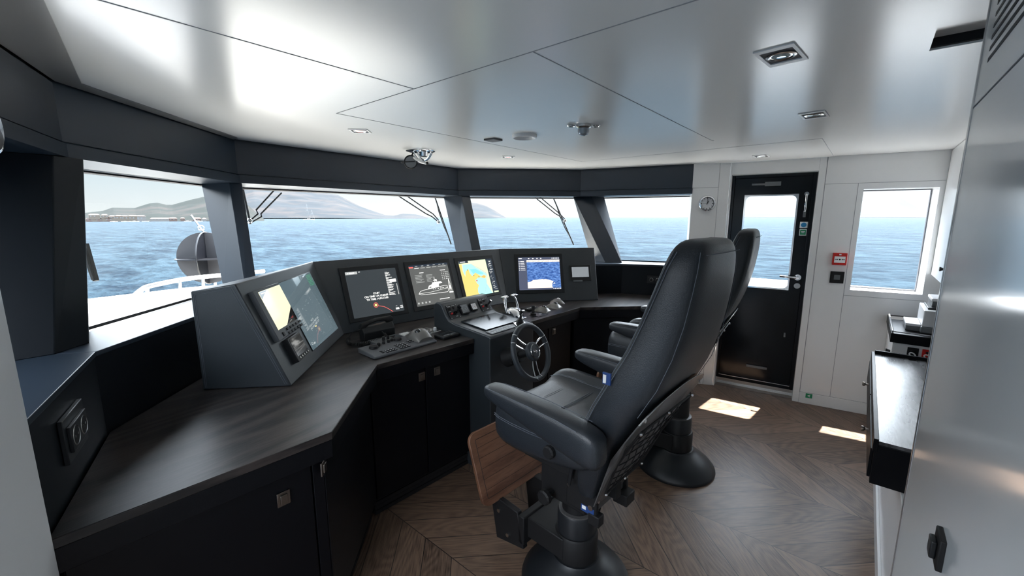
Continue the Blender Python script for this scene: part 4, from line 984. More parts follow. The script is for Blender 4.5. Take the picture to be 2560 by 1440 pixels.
    for dz in (.0, .008):
        for s in (-1, 1):
            st.tube([(s*(hw[i]*.985+.001), ys[i], bot[i]+(top[i]-bot[i])*.60+dz) for i in range(1, 8)], .0012, 5)
    for s in (-1, 1):
        for d in (-.005, .005): st.tube([(s*(hw[i]*.565)+d, ys[i], bot[i]+(top[i]+.012-bot[i])*.935+.003) for i in range(2, 8)], .0013, 5)
    for y0 in (.02, .14):
        for d in (-.005, .005): st.tube([(u*.262, y0+d, .69+.184*v+.0035) for u, v in ((-.52, .85), (-.30, .835), (0, .83), (.30, .835), (.52, .85))], .0013, 5)
    st.build('stitching', 'thread', seat, **B)
    # backrest: (z, front y, rear y, half width)
    bk = [(.50, -.105, -.150, .13), (.60, -.115, -.195, .175), (.70, -.125, -.235, .205), (.80, -.145, -.275, .235), (.90, -.172, -.335, .262), (1.0, -.218, -.395, .270), (1.10, -.268, -.446, .258), (1.20, -.314, -.478, .236), (1.30, -.350, -.500, .220), (1.40, -.384, -.514, .208), (1.47, -.405, -.520, .196), (1.52, -.422, -.518, .178), (1.548, -.440, -.508, .146), (1.556, -.455, -.493, .095)]
    def bsec(z, f, b_, w_):
        c = (f+b_)/2; d = (f-b_)/2; n = 28; out = []
        for i in range(n):
            a = 2*PI*i/n; e = .42
            x = sgn(math.cos(a))*abs(math.cos(a))**e*w_; y = sgn(math.sin(a))*abs(math.sin(a))**.5*d
            if y < 0: x *= .96
            out.append((x, c+y-(.10*(abs(x)/w_)**2*0 if y < 0 else -.018*(abs(x)/w_)**3), z))
        return out
    back = MB().loft([bsec(*s) for s in bk]).build('backrest', 'seat_leather', r, sub=1, angle=180, **B)
    st = MB()
    for off in (0, .011):
        for s in (-1, 1):
            st.tube([(s*(w_-.004+.004*(off > 0)), f-.012-off-.1*0, z) for z, f, b_, w_ in bk[3:12]], .0013, 5)
            st.tube([(s*(w_*.93-.006), b_+.012+off, z) for z, f, b_, w_ in bk[5:12]], .0011, 5) if off == 0 else None
    st.tube([(x, -.519-.004*math.cos(x*9), 1.512) for x in [-.155+.31*k/12 for k in range(13)]], .0014, 5)
    st.build('stitching', 'thread', back, **B)
    # rear plate with arched top, screws and cord net
    def rear(z):
        for (a, b_) in zip(bk, bk[1:]):
            if a[0] <= z <= b_[0]:
                t = (z-a[0])/(b_[0]-a[0]); return a[2]+(b_[2]-a[2])*t, a[3]+(b_[3]-a[3])*t
        return bk[0][2], bk[0][3]
    F_, Bk = [], []
    zs = [.475, .50, .60, .70, .80, .90, .98]
    L_ = [(-rear(z)[1]*.93, z) for z in zs]; Rr = [(rear(z)[1]*.93, z) for z in zs]
    arch = [(math.cos(PI*k/10)*rear(.98)[1]*.93, .98+math.sin(PI*k/10)*.085) for k in range(1, 10)]
    outline = Rr+arch+L_[::-1]
    mb = MB(); mb.hexa([(x, rear(z)[0]-.006, z) for x, z in outline], [(x, rear(z)[0]-.0105, z) for x, z in outline])
    plate = mb.build('rear_plate', 'grey_plate', r, smooth=False, **B)
    MB().tube([(x, rear(z)[0]-.009, z) for x, z in [Rr[-1]]+arch+[L_[-1]]], .0022, 5).build('arch_piping', 'steel', plate, **B)
    mb = MB()
    for s in (-1, 1):
        for z in (.53, .70, .88, .99): mb.cyl((s*(rear(z)[1]*.93-.022), rear(z)[0]-.010, z), (s*(rear(z)[1]*.93-.022), rear(z)[0]-.0135, z), .0065, n=12)
    mb.build('screw', 'steel', plate, **B)
    nb = MB()
    def npt(u, v): z = .60+.33*v; y, w_ = rear(z); return (u*w_*.80, y-.018-.022*math.sin(v*PI)*(1-u*u)-.006, z)
    for i in range(9): u = -1+i*.25; nb.tube([npt(u+.05*math.sin(k*1.7+i), k/8) for k in range(9)], .0020, 5)
    for k in range(9): nb.tube([npt(-1+i*.25, min(1, max(0, k/8+.02*math.sin(i*1.3+k)))) for i in range(9)], .0020, 5)
    nb.tube([npt(u, v) for u, v in ((-1, 0), (1, 0), (1, .5), (1, 1), (0, 1), (-1, 1), (-1, .5), (-1, 0))], .0042, 6)
    net = nb.build('cord_net', 'matte_black', plate, **B)
    mb = MB()
    for u in (-1, 0, 1):
        for v in (0, 1): 
            p = npt(u, v); mb.sphere((p[0], p[1]-.003, p[2]), .007, 8)
    mb.build('net_clip', 'chrome', plate, **B)
    for lo_, hi_ in (((-.13, -.19, .43), (-.09, -.14, .475)), ((.06, -.205, .425), (.13, -.14, .475))): MB().box(lo_, hi_).build('frame_foot', 'matte_black', r, bevel=.004, **B)
    # small tag on the seam
    tg = MB().box((-.262, -.292, 1.085), (-.255, -.262, 1.125)).build('maker_label', 'blue_tag', r, bevel=.001, **B)
    MB().box((-.2645, -.277, 1.090), (-.262, -.266, 1.118)).build('white_block', 'paper_white', tg, smooth=False, **B)
    # armrests
    for s in (-1, 1):
        S = []
        for y, hw_, t_, b_ in ((.236, .022, .950, .926), (.224, .038, .963, .915), (.18, .046, .967, .900), (.08, .048, .967, .878), (-.03, .049, .964, .855), (-.14, .050, .958, .832), (-.23, .050, .948, .812), (-.285, .046, .936, .808), (-.305, .036, .91, .82)):
            n = 20; c = (t_+b_)/2; d = (t_-b_)/2
            S.append([(s*.308+sgn(math.cos(2*PI*i/n))*abs(math.cos(2*PI*i/n))**.55*hw_, y, c+sgn(math.sin(2*PI*i/n))*abs(math.sin(2*PI*i/n))**.6*d) for i in range(n)])
        arm = MB().loft(S).build('armrest', 'seat_leather', r, sub=1, angle=180, **B)
        st = MB()
        for dx in (-1, 1): st.tube([(s*.308+dx*(w_-.003), y, t_-.008) for y, w_, t_ in ((.218, .036, .960), (.18, .046, .966), (.08, .048, .966), (-.03, .049, .963), (-.14, .050, .957), (-.23, .050, .947))], .0014, 5)
        st.build('stitching', 'thread', arm, **B)
        mb = MB(); mb.hexa([(s*.262, -.26, .80), (s*.262, -.10, .80), (s*.262, -.08, .90), (s*.262, -.26, .90)], [(s*.292, -.26, .80), (s*.292, -.10, .80), (s*.292, -.08, .90), (s*.292, -.26, .90)]); mb.cyl((s*.20, -.20, .84), (s*.30, -.20, .84), .02)
        mb.build('arm_bracket', 'matte_black', r, bevel=.004, **B)
    return r
CH1 = Matrix.Translation((1.46, .85, 0)) @ Matrix.Rotation(rad(-4), 4, 'Z')
ch = make_chair(CH1, 'dark leather helm chair nearest the camera, teak footrest visible at its front')
CH2 = Matrix.Translation((2.725, .985, 0)) @ Matrix.Rotation(rad(5), 4, 'Z')
ch2 = copy_tree(ch, CH2, 'dark leather helm chair standing farther off, half hidden behind the nearer one')
for c in ch2.children:                       # its seat is slid forward on the pedestal
    if c.name.split('.')[0] in ('pedestal_base', 'bolt_recess', 'lower_housing', 'column_collar', 'collar_ring', 'column', 'clamp_lever', 'footrest_bracket', 'footrest_board'):
        c.location = (-.10, -.17, 0)

# ================================================================== CEILING FITTINGS
def downlight(label, c, rot, sx, sy, lamp, grp=None):
    r = thing('downlight', label, 'ceiling light', mx=rotz_frame((c[0], c[1], CEIL), rot), group='recessed ceiling lights')
    mb = slab_hole(-sx, sx, -sy, sy, [(x, z) for x, z in rrect(-sx*.72, sx*.72, -sy*.82, sy*.82, .004, 4)], -.004, -.0006)
    mb.xf(Matrix(((1, 0, 0, 0), (0, 0, 1, 0), (0, 1, 0, 0), (0, 0, 0, 1)))); mb.build('frame', 'white_plastic', r, world=False, smooth=False)
    MB().box((-sx*.72, -sy*.82, -.0006), (sx*.72, sy*.82, -.0001)).build('recess', 'seam_dark', r, world=False, smooth=False)
    k = min(sx*.72, sy*.82)
    MB().lathe([(k*.92, -.001), (k*.95, -.004), (k*.80, -.006), (k*.70, -.003)], 32).build('lamp_ring', 'steel', r, world=False)
    MB().lathe([(k*.68, -.0015), (k*.5, -.005), (k*.2, -.006)], 28).build('lamp', lamp, r, world=False)
def cpt(q): p = onz(q, CEIL); return (p.x, p.y)
downlight('large rectangular recessed downlight nearest the camera, unlit', cpt((1953, 138)), -6, .085, .052, 'lamp_glass')
downlight('recessed downlight between the nearest large one and the starboard door, unlit', cpt((2035, 287)), -3, .080, .052, 'lamp_glass')
downlight('recessed downlight just inside the starboard door, the farthest one', cpt((1903, 390)), 0, .08, .05, 'lamp_glass')
downlight('recessed red-glowing downlight over the port screens', cpt((900, 327)), 45, .052, .052, 'lamp_red')
downlight('recessed red-glowing downlight over the starboard screens', cpt((1270, 392)), 45, .052, .052, 'lamp_red')
c = cpt((1311, 338)); r = thing('ceiling_speaker', 'round white ring speaker on the ceiling above the helm', 'speaker', (c[0], c[1], CEIL))
MB().lathe([(.074, 0), (.074, -.016), (.066, -.018), (.050, -.006), (.049, -.0005)], 40, c=(c[0], c[1], CEIL-.0002)).build('ring', 'white_plastic', r)
MB().lathe([(.049, -.002), (.02, -.0025)], 32, c=(c[0], c[1], CEIL)).build('grille', 'white_plastic', r)
c = cpt((1233, 348)); r = thing('ceiling_sensor', 'small flat dark square sensor plate on the ceiling beside the round speaker', 'sensor', mx=rotz_frame((*c, CEIL), 2))
MB().box((-.042, -.042, -.010), (.042, .042, -.0002)).build('plate', 'seam_dark', r, world=False, bevel=.002)
c = cpt((1459, 312)); r = thing('smoke_detector', 'dome detector with two side lugs on the ceiling, behind the round speaker', 'detector', (c[0], c[1], CEIL))
MB().lathe([(.040, 0), (.040, -.012), (.034, -.018), (.028, -.020)], 28, c=(c[0], c[1], CEIL-.0002)).build('mounting_base', 'steel', r)
MB().lathe([(.030, -.018), (.030, -.034), (.024, -.048), (.010, -.055)], 24, c=(c[0], c[1], CEIL)).build('dome', 'clear_dome', r)
for s in (-1, 1):
    mb = MB(); d = Vector((.64, -.77, 0))*s; mb.tube([Vector((c[0], c[1], CEIL-.006))+d*.045+Vector((d.y, -d.x, 0))*.022*math.cos(a)*s+d*.020*(1+math.sin(a)) for a in [k*PI/5 for k in range(10)]], .004, 6, closed=True); mb.build('lug', 'steel', r)
# searchlight control under the ceiling
sl = thing('searchlight_control', 'chrome overhead searchlight control with bent grip and round glass disc, on the ceiling', 'searchlight control', (2.0, 2.60, CEIL))
def slp(q, h): return onz(q, h)
cx, cy = 2.01, 2.56
MB().lathe([(.105, 0), (.105, -.004), (.09, -.008), (.04, -.010)], 40, c=(cx, cy, CEIL-.0002)).build('ceiling_flange', 'chrome', sl)
D_ = Vector((.643, -.766, 0)); T_ = Vector((.766, .643, 0)); O_ = Vector((cx, cy, CEIL))
mb = MB(); mb.tube([O_+D_*(-.035+.11*k/10)*1.0+D_*.01+Vector((0, 0, -.008-.062*math.sin(PI*k/10)**.8)) for k in range(11)], .0062, 10)
mb.tube([O_+D_*(-.05+.13*k/10)+T_*-.012+Vector((0, 0, -.008-.068*math.sin(PI*k/10)**.7)) for k in range(11)], .005, 10); mb.build('grip_hoop', 'chrome', sl)
MB().cyl(O_+D_*.02+Vector((0, 0, -.008)), O_+D_*.02+Vector((0, 0, -.04)), .034, .028).build('hub', 'chrome', sl)
mb = MB(); mb.loft([[O_+D_*x+Vector((0, 0, z))+T_*math.cos(2*PI*k/12)*a+Vector((0, 0, 1))*math.sin(2*PI*k/12)*b_ for k in range(12)] for x, z, a, b_ in ((-.055, -.048, .014, .006), (-.04, -.056, .02, .014), (0, -.075, .02, .014), (.035, -.088, .016, .010), (.042, -.090, .008, .006))]); mb.build('gel_grip', 'gel_white', sl)
DC = O_+D_*-.075+Vector((0, 0, -.080))
mb = MB(); mb.tube([DC+D_*math.cos(a)*.046+Vector((0, 0, math.sin(a)*.046)) for a in [k*2*PI/36 for k in range(36)]], .005, 8, closed=True, up=T_); mb.build('disc_rim', 'matte_black', sl)
MB().cyl(DC-T_*.0015, DC+T_*.0015, .044, n=36).build('glass_disc', 'grey_plastic', sl)
mb = MB(); mb.tube([O_+D_*-.05+Vector((0, 0, -.004)), DC+Vector((0, 0, .046))+D_*.01], .006, 8); mb.tube([DC+D_*-.062, DC+D_*.03+Vector((0, 0, .004))], .004, 8); mb.sphere(DC+D_*-.064, .009, 10); mb.sphere(O_+D_*.045+Vector((0, 0, -.088)), .011, 10); mb.build('pivot_arm', 'matte_black', sl)

# ================================================================== WALL THINGS
def clock(name, label, F, rad_, face='white_plastic'):
    r = thing(name, label, 'clock', mx=F)
    RX = Matrix.Rotation(PI/2, 4, 'X')
    MB().lathe([(rad_, 0), (rad_, .012), (rad_*.97, .024), (rad_*.88, .034), (rad_*.78, .036), (rad_*.74, .030), (rad_*.74, .012)], 48, mx=RX).build('bezel', 'chrome', r, world=False)
    MB().cyl((0, -.012, 0), (0, -.016, 0), rad_*.74, n=40).build('dial', face, r, world=False)
    MB().tube([(math.cos(a)*rad_*.735, -.017, math.sin(a)*rad_*.735) for a in [k*2*PI/40 for k in range(40)]], rad_*.035, 6, closed=True, up=(0, 1, 0)).build('dial_rim', 'matte_black', r, world=False)
    mb = MB()
    for i in range(12):
        a = i*PI/6; d = Vector((math.sin(a), 0, math.cos(a))); mb.tube([d*rad_*.56+Vector((0, -.0163, 0)), d*rad_*.68+Vector((0, -.0163, 0))], rad_*(.025 if i % 3 else .04), 4)
    mb.build('hour_mark', 'matte_black', r, world=False)
    for a, l, w_ in ((28, .36, .032), (5, .55, .024), (-88, .50, .010)):
        a = rad(a); d = Vector((math.sin(a), 0, math.cos(a))); MB().tube([d*-rad_*.12+Vector((0, -.019, 0)), d*rad_*l+Vector((0, -.019, 0))], rad_*w_, 5).build('hand', 'matte_black', r, world=False)
pc = lerp(PE, PF, .43)
d = (Vector(PF)-Vector(PE)).normalized()
cp = onplane((1767, 509), (*PE, 0), Vector((-d.y, d.x, 0)))
clock('wall_clock', 'round chrome ship clock with a white dial on the white door post', wallframe(cp, PE, PF), .076)
fa, fb_ = Vector(PE2), Vector(PA); dv = (fb_-fa).normalized(); nin = Vector((dv.y, -dv.x))
cc = fa.lerp(fb_, .405)+nin*.002
clock('wall_gauge', 'round chrome instrument at the left picture edge, mounted on the dark port panel', wallframe((cc.x, cc.y, 1.842), PE2, PA), .078)
def on_wall(q, a, b, off=0):
    d = (Vector(b)-Vector(a)).normalized(); p = onplane(q, (*a, 0), Vector((-d.y, d.x, 0))); return wallframe(p, a, b)
F = on_wall((2098, 647), PG, PH)
r = thing('fire_alarm_call_point', 'red fire alarm call point with a white break panel beside the starboard window', 'fire alarm', mx=F)
MB().box((-.046, -.034, -.049), (.046, -.0005, .049)).build('housing', 'red_plastic', r, world=False, bevel=.003)
MB().box((-.036, -.0355, -.030), (.036, -.0338, .022)).build('break_panel', 'paper_white', r, world=False, bevel=.0004)
mb = MB(); mb.cyl((0, -.0355, -.003), (0, -.0362, -.003), .006, n=16)
for s in (-1, 1): mb.box((s*.024-.009, -.0362, -.005), (s*.024+.009, -.0355, -.001)); mb.hexa([(s*.018, -.0362, -.008), (s*.018, -.0362, .002), (s*.010, -.0362, -.003)], [(s*.018, -.0355, -.008), (s*.018, -.0355, .002), (s*.010, -.0355, -.003)])
mb.build('pictogram', 'matte_black', r, world=False, smooth=False)
MB().box((-.007, -.0350, .032), (.007, -.0338, .042)).build('flame_mark', 'paper_white', r, world=False, smooth=False)
F = on_wall((2092, 693), PG, PH)
r = thing('wall_control_panel', 'small square black touch panel on the white wall, under the red alarm', 'switch panel', mx=F)
MB().box((-.046, -.010, -.048), (.046, -.0005, .048)).build('plate', 'matte_black', r, world=False, bevel=.001)
MB().box((-.020, -.0108, -.020), (.020, -.0099, .020)).build('display', 'grey_plastic', r, world=False, smooth=False)
F = on_wall((2022, 989), PG, PH)
r = thing('escape_sign', 'small green escape sign with a white arrow on the skirting by the door', 'sign', mx=F)
MB().box((-.024, -.0078, -.020), (.024, -.0062, .020)).build('sign_plate', 'green_sign', r, world=False, smooth=False)
mb = MB(); 
for s in (-1, 1): mb.hexa([(-.012, -.0086, 0), (.008, -.0086, s*.011), (.008, -.0086, s*.005), (-.002, -.0086, 0)], [(-.012, -.0079, 0), (.008, -.0079, s*.011), (.008, -.0079, s*.005), (-.002, -.0079, 0)])
mb.build('arrow', 'paper_white', r, world=False, smooth=False)
def socket(label, q, a, b, w_, h_, mtl):
    r = thing('power_socket', label, 'socket', mx=on_wall(q, a, b))
    MB().box((-w_, -.012, -h_), (w_, -.0005, h_)).build('frame', mtl, r, world=False, bevel=.002)
    k = w_*.62
    MB().box((-w_*.80, -.020, -h_*.58), (w_*.80, -.0118, h_*.58)).build('insert', 'grey_plastic' if mtl != 'black_plastic' else mtl, r, world=False, bevel=.0015)
    for s in (-1, 1):
        mb = MB(); c0 = s*w_*.40; rr = min(w_*.33, h_*.48)
        mb.lathe([(rr, .0205), (rr*.92, .0215), (rr*.86, .0203)], 28, mx=Matrix.Translation((c0, 0, 0)) @ Matrix.Rotation(PI/2, 4, 'X')); mb.build('socket_rim', 'steel', r, world=False)
        mb = MB(); mb.cyl((c0, -.0198, 0), (c0, -.0206, 0), rr*.86, n=24); mb.build('socket_well', 'matte_black', r, world=False)
        mb = MB(); 
        for e in (-1, 1): mb.cyl((c0+e*rr*.4, -.0206, 0), (c0+e*rr*.4, -.0212, 0), rr*.13, n=8)
        mb.build('pin_hole', 'steel', r, world=False)
socket('large black double socket on the dark wall, front left above the worktop', (176, 1078), IW[1], IW[2], .088, .062, 'black_plastic')
socket('small double socket on the far dark wall, past the end of the screen console', (1636, 699), IW[5], IW[6], .070, .036, 'black_plastic')

# ================================================================== DESK, SIDE CABINET, PRINTER
dk = thing('chart_desk', 'black desk with a raised rim and grained grey top against the aft wall', 'desk', (2.8, -.4, .75))
mb = MB(); mb.box((2.103, -.80, .562), (3.52, -.118, .732)); mb.build('drawer_box', 'cabinet_black', dk, bevel=.002)
MB().box((2.106, -.80, .7321), (3.52, -.128, .746)).build('desk_top', 'desk_oak', dk, smooth=False)
mb = MB(); mb.box((2.100, -.1279, .70), (3.53, -.112, .755)); mb.box((3.515, -.80, .7461), (3.53, -.128, .768)); mb.build('rim', 'cabinet_black', dk, bevel=.0015)
for x0, x1 in ((2.13, 2.80), (2.82, 3.50)):
    dr = MB().box((x0, -.1179, .575), (x1, -.108, .699)).build('drawer', 'cabinet_black', dk, bevel=.0015)
    xk = (x0+x1)/2
    MB().lathe([(.006, 0), (.006, .012), (.012, .018), (.012, .026), (.006, .028)], 16, mx=Matrix.Translation((xk, -.108, .64)) @ Matrix.Rotation(-PI/2, 4, 'X')).build('knob', 'bronze_latch', dr)
dc = thing('desk_cabinet', 'glossy white cabinet set back beneath the black desk', 'cabinet', (2.6, -.5, 0))
MB().box((1.95, -.80, .0), (3.50, -.212, .56)).build('carcass', 'panel_white', dc, bevel=.002)
MB().box((1.95, -.2119, .0), (3.50, -.200, .085)).build('plinth', 'panel_white', dc, bevel=.002)
sc = thing('side_cabinet', 'white side cabinet with a black worktop beside the starboard window', 'cabinet', (4.0, -.5, 0))
MB().prism([(3.70, -.215), (4.40, -.215), (4.42, -.82), (3.70, -.82)], .0, .80).build('carcass', 'panel_white', sc, bevel=.002)
MB().prism([(3.68, -.20), (4.39, -.20), (4.41, -.82), (3.68, -.82)], .8001, .862).build('counter_top', 'cabinet_black', sc, bevel=.002)
mb = MB(); mb.tube([(3.695, -.208, .872), (4.36, -.208, .872)], .006, 8); mb.tube([(3.69, -.21, .872), (3.69, -.80, .872)], .004, 8); mb.build('rim', 'bare_edge', sc)
MB().lathe([(.008, 0), (.010, .012), (.014, .018), (.014, .024)], 14, mx=Matrix.Translation((3.76, -.213, .72)) @ Matrix.Rotation(-PI/2, 4, 'X')).build('knob', 'matte_black', sc)
for lbl, yy, m1, m2 in (('black recessed handset holder with a white cord clip on the white side cabinet', -.318, 'matte_black', 'paper_white'), ('red recessed holder with a pale clip on the white side cabinet', -.388, 'red_plastic', 'paper_white')):
    r = thing('wall_holder', lbl, 'holder', (3.699, yy, .745))
    MB().box((3.692, yy-.027, .712), (3.6995, yy+.027, .780)).build('plate', m1, r, bevel=.001)
    mb = MB(); mb.tube([(3.688, yy+math.cos(a)*.015, .733+math.sin(a)*.013+.006*math.cos(a)) for a in [k*2*PI/14 for k in range(14)]], .004, 6, closed=True); mb.build('clip', m2, r)
    MB().sphere((3.690, yy, .760), .012, 12, sc=(.3, 1, .6)).build('hook', 'matte_black', r)
pr = thing('printer', 'white and grey printer with an open top tray on the black counter by the window', 'printer', (4.0, -.4, .862))
mb = MB(); mb.prism([(3.80, -.345), (4.16, -.345), (4.16, -.72), (3.80, -.72)], .863, .905); mb.build('base', 'grey_plastic', pr, bevel=.006)
MB().prism([(3.805, -.35), (4.15, -.35), (4.15, -.72), (3.805, -.72)], .9051, 1.015).build('body', 'white_plastic', pr, bevel=.006)
mb = MB(); mb.prism([(3.84, -.275), (4.08, -.275), (4.08, -.349), (3.84, -.349)], .863, .895); mb.build('paper_tray', 'grey_plastic', pr, bevel=.004)
MB().prism([(3.838, -.273), (4.082, -.273), (4.082, -.349), (3.838, -.349)], .8951, .912).build('tray_lid', 'white_plastic', pr, bevel=.003)
MB().prism([(3.86, -.37), (4.12, -.37), (4.12, -.70), (3.86, -.70)], 1.0151, 1.028).build('output_tray', 'black_plastic', pr, bevel=.003)
MB().prism([(3.90, -.39), (4.13, -.39), (4.13, -.70), (3.90, -.70)], 1.0281, 1.065).build('scanner_lid', 'grey_plastic', pr, bevel=.004)
MB().prism([(3.90, -.385), (4.13, -.385), (4.13, -.70), (3.90, -.70)], 1.0651, 1.085).build('top_cover', 'white_plastic', pr, bevel=.004)
uc = thing('wall_cupboard', 'white overhead cupboard above the printer, reaching the ceiling', 'cupboard', (4.0, -.6, 1.19))
MB().prism([(3.15, -.43), (4.44, -.43), (4.46, -.84), (3.15, -.84)], 1.192, CEIL-.002).build('carcass', 'panel_white', uc, smooth=False)
for x0, x1 in ((3.16, 3.78), (3.785, 4.43)):
    dr = MB().box((x0, -.4299, 1.195), (x1, -.410, CEIL-.006)).build('door', 'panel_white', uc, bevel=.001)
MB().lathe([(.008, 0), (.010, .010), (.014, .016), (.014, .022)], 14, mx=Matrix.Translation((3.83, -.410, 1.29)) @ Matrix.Rotation(-PI/2, 4, 'X')).build('knob', 'matte_black', dr)
lk = thing('door_latch', 'small black diamond-shaped push latch on the glossy pale partition', 'latch', (.905, -.15, 1.09))
mb = MB(); mb.box((.882, -.1505, 1.062), (.930, -.142, 1.116)); mb.build('latch_plate', 'matte_black', lk, bevel=.002)
MB().box((.893, -.1419, 1.074), (.919, -.134, 1.104)).build('button', 'black_plastic', lk, bevel=.002)

# ================================================================== OUTSIDE
def wiper(label, n, pivot, tip, b0, b1, arm2=.05):
    r = thing('windscreen_wiper', label, 'wiper', pivot)
    P, T = Vector(pivot), Vector(tip); d = (T-P); s = d.cross(Vector((0, 1, 0))).normalized()*arm2
    mb = MB(); mid = P.lerp(T, .72)+Vector((.0, .02, .01))
    mb.tube([P, mid, mid.lerp(T, .35)+Vector((.03, .01, .0)), T], .006, 6); mb.tube([P+s, mid+s*.8, mid.lerp(T, .35)+Vector((.03, .01, 0))+s*.6, T+s*.3], .006, 6); mb.build('arm', 'matte_black', r)
    A, B = Vector(b0), Vector(b1); mb = MB(); mb.tube([A, B], .007, 6)
    q = B-A; o = Vector((0, .018, 0)); mb.tube([A.lerp(B, .15), A.lerp(B, .35)+o, A.lerp(B, .65)+o, A.lerp(B, .85)], .005, 6); mb.build('blade', 'matte_black', r)
    MB().sphere(T, .02, 10).build('pivot', 'steel', r)
GN = Vector((0, .645, -.25)).normalized()
def on_glass(q, a, b, ta, off=.05):          # point a little outside the raked pane through feet a-b and top point ta
    A, B, T = Vector((*a, ZB)), Vector((*b, ZB)), Vector((*ta, ZT)); n = (B-A).cross(T-A).normalized()
    if n.y < 0: n = -n
    return onplane(q, A+n*off, n)
W3a = (BOTO[3], BOTO[4], TOPO[3]); W4a = (BOTO[4], BOTO[5], TOPO[4]); W1a = (BOTO[2], BOTO[3], TOPO[3])
og = lambda q, w_: on_glass(q, *w_)
wiper('wiper arm pair at the port end of the wide centre window', 0, og((690, 470), W3a), og((624, 552), W3a), og((626, 560), W3a), og((605, 462), W3a))
wiper('wiper hanging near the starboard end of the wide centre window', 0, og((990, 486), W3a), og((1096, 555), W3a), og((1085, 486), W3a), og((1128, 611), W3a))
wiper('wiper hanging outside the starboard corner window', 0, og((1338, 494), W4a), og((1412, 552), W4a), og((1384, 496), W4a), og((1434, 612), W4a))
wb = thing('windscreen_wiper', 'dark wiper blade end just outside the left window', 'wiper', og((230, 690), W1a))
mb = MB(); mb.tube([og((214, 610), W1a), og((240, 702), W1a)], .012, 6); mb.tube([og((206, 620), W1a), og((234, 700), W1a)], .008, 6); mb.build('blade', 'matte_black', wb)

# foredeck: bulwark, rail, day shape
bw = thing('foredeck_bulwark', 'white bulwark of the foredeck rising towards the bow, outside the left window', 'bulwark', (.6, 5.2, 0))
z9 = .90
bp = [onz((200, 757), z9), onz((335, 741), z9), onz((480, 724), z9+.02), onz((585, 716), z9+.05)]
bp = [bp[0]+(bp[0]-bp[1])*1.4]+bp
S = []
for p in bp: S.append([(p.x, p.y-.04, p.z), (p.x, p.y, p.z+.012), (p.x, p.y+.10, p.z+.012), (p.x, p.y+.16, p.z-.02), (p.x, p.y+.22, -.8), (p.x, p.y-.08, -.4), (p.x, p.y-.055, .40)])
MB().loft(S).build('plating', 'white_plastic', bw, angle=40)
mb = MB(); u = (bp[3]-bp[2]).normalized()
for k, (a, b_) in enumerate(((0, .018), (.034, .018), (.072, .018))): mb.box((bp[2].x+.55+a, bp[2].y-.045, .80), (bp[2].x+.55+a+.022, bp[2].y-.036, .815+.012*(k % 2)))
fd = thing('foredeck', 'white side deck seen through the left window, inside the bulwark', 'deck', (.4, 4, 0))
mb.build('raised_lettering', 'grey_plate', bw, smooth=False)
MB().prism([(-1.2, .9), (-.5, 1.3), (-.2, 2.3), (.8, 3.3), (3.1, 3.3), (4.15, 2.2), (4.45, 1.3), (4.6, .9), (5.3, .9), (5.3, 2.6), (4.5, 5.2), (3.2, 9.5), (1.6, 9.5), (-.4, 5.35), (-1.3, 2.6)], .22, .27).build('deck_plate', 'deck_white', fd, smooth=False)
rl = thing('guard_rail', 'polished steel guard rail curving up on top of the foredeck bulwark', 'rail', (.7, 5.3, .91))
ry = bp[2].y+.06
def onv(q, y): return onplane(q, (0, y, 0), Vector((0, 1, 0)))
rp = [onv(q, ry+dy) for q, dy in (((335, 740), 0), ((352, 726), 0), ((375, 715), 0), ((460, 698), .02), ((520, 691), .05), ((575, 686), .1), ((660, 678), .2))]
MB().tube(spline(rp, 6), .022, 10).build('top_rail', 'steel', rl)
mb = MB()
for q0, q1 in (((368, 718), (368, 741)), ((449, 700), (450, 728)), ((507, 692), (508, 722))): mb.tube([onv(q0, ry), onv(q1, ry)], .016, 8)
mb.build('stanchion', 'steel', rl); MB().sphere(onv((337, 741), ry), .035, 10, sc=(1.4, 1, .7)).build('rail_foot', 'steel', rl)
BY = 6.0; bc = onv((517, 645), BY)
bl = thing('anchor_ball', 'black anchor ball made of crossed discs, hanging above the foredeck rail', 'day shape', bc)
ux, uy = Vector((.83, -.55, 0)), Vector((.55, .83, 0)); RB = .305
MB().cyl(bc-uy*.004, bc+uy*.004, RB, n=48).build('disc', 'ball_grey', bl, angle=30)
MB().cyl(bc-ux*.004, bc+ux*.004, RB, n=48).build('disc', 'ball_black', bl, angle=30)
MB().cyl(bc-Vector((0, 0, .004)), bc+Vector((0, 0, .004)), RB, n=48).build('disc', 'ball_black', bl, angle=30)
mb = MB(); mb.tube([bc+ux*.0+(uy*math.cos(a)+Vector((0, 0, math.sin(a))))*RB+ux*.004 for a in [k*2*PI/40 for k in range(40)]], .009, 6, closed=True); mb.build('rim', 'ball_black', bl)
mb = MB(); mb.tube([bc+Vector((0, 0, RB)), bc+Vector((-.04, 0, RB+.08)), bc+Vector((-.10, 0, RB+.20))], .010, 8); mb.tube([bc+Vector((-.02, 0, RB+.05))+Vector((math.cos(a)*.03, 0, math.sin(a)*.03)) for a in [k*PI/6 for k in range(12)]], .006, 6, closed=True); mb.build('shackle', 'steel', bl)
mb = MB(); mb.tube([bc+Vector((.05, 0, -RB+.02)), bc+Vector((.06, 0, -RB-.35))], .02, 8); mb.build('post', 'steel', bl)
# side deck bulwark seen through starboard door and window
sb = thing('side_bulwark', 'white bulwark of the side deck seen low through the starboard door and window', 'bulwark', (5.4, 0, 0))
MB().prism([(5.26, 1.7), (5.46, -1.6), (5.66, -1.6), (5.46, 1.7)], -.6, .925).build('plating', 'white_plastic', sb, bevel=.02)
MB().prism([(4.5, 3.0), (4.75, -1.6), (5.5, -1.6), (5.25, 3.0)], -.10, .0).build('side_deck', 'deck_white', sb, smooth=False)

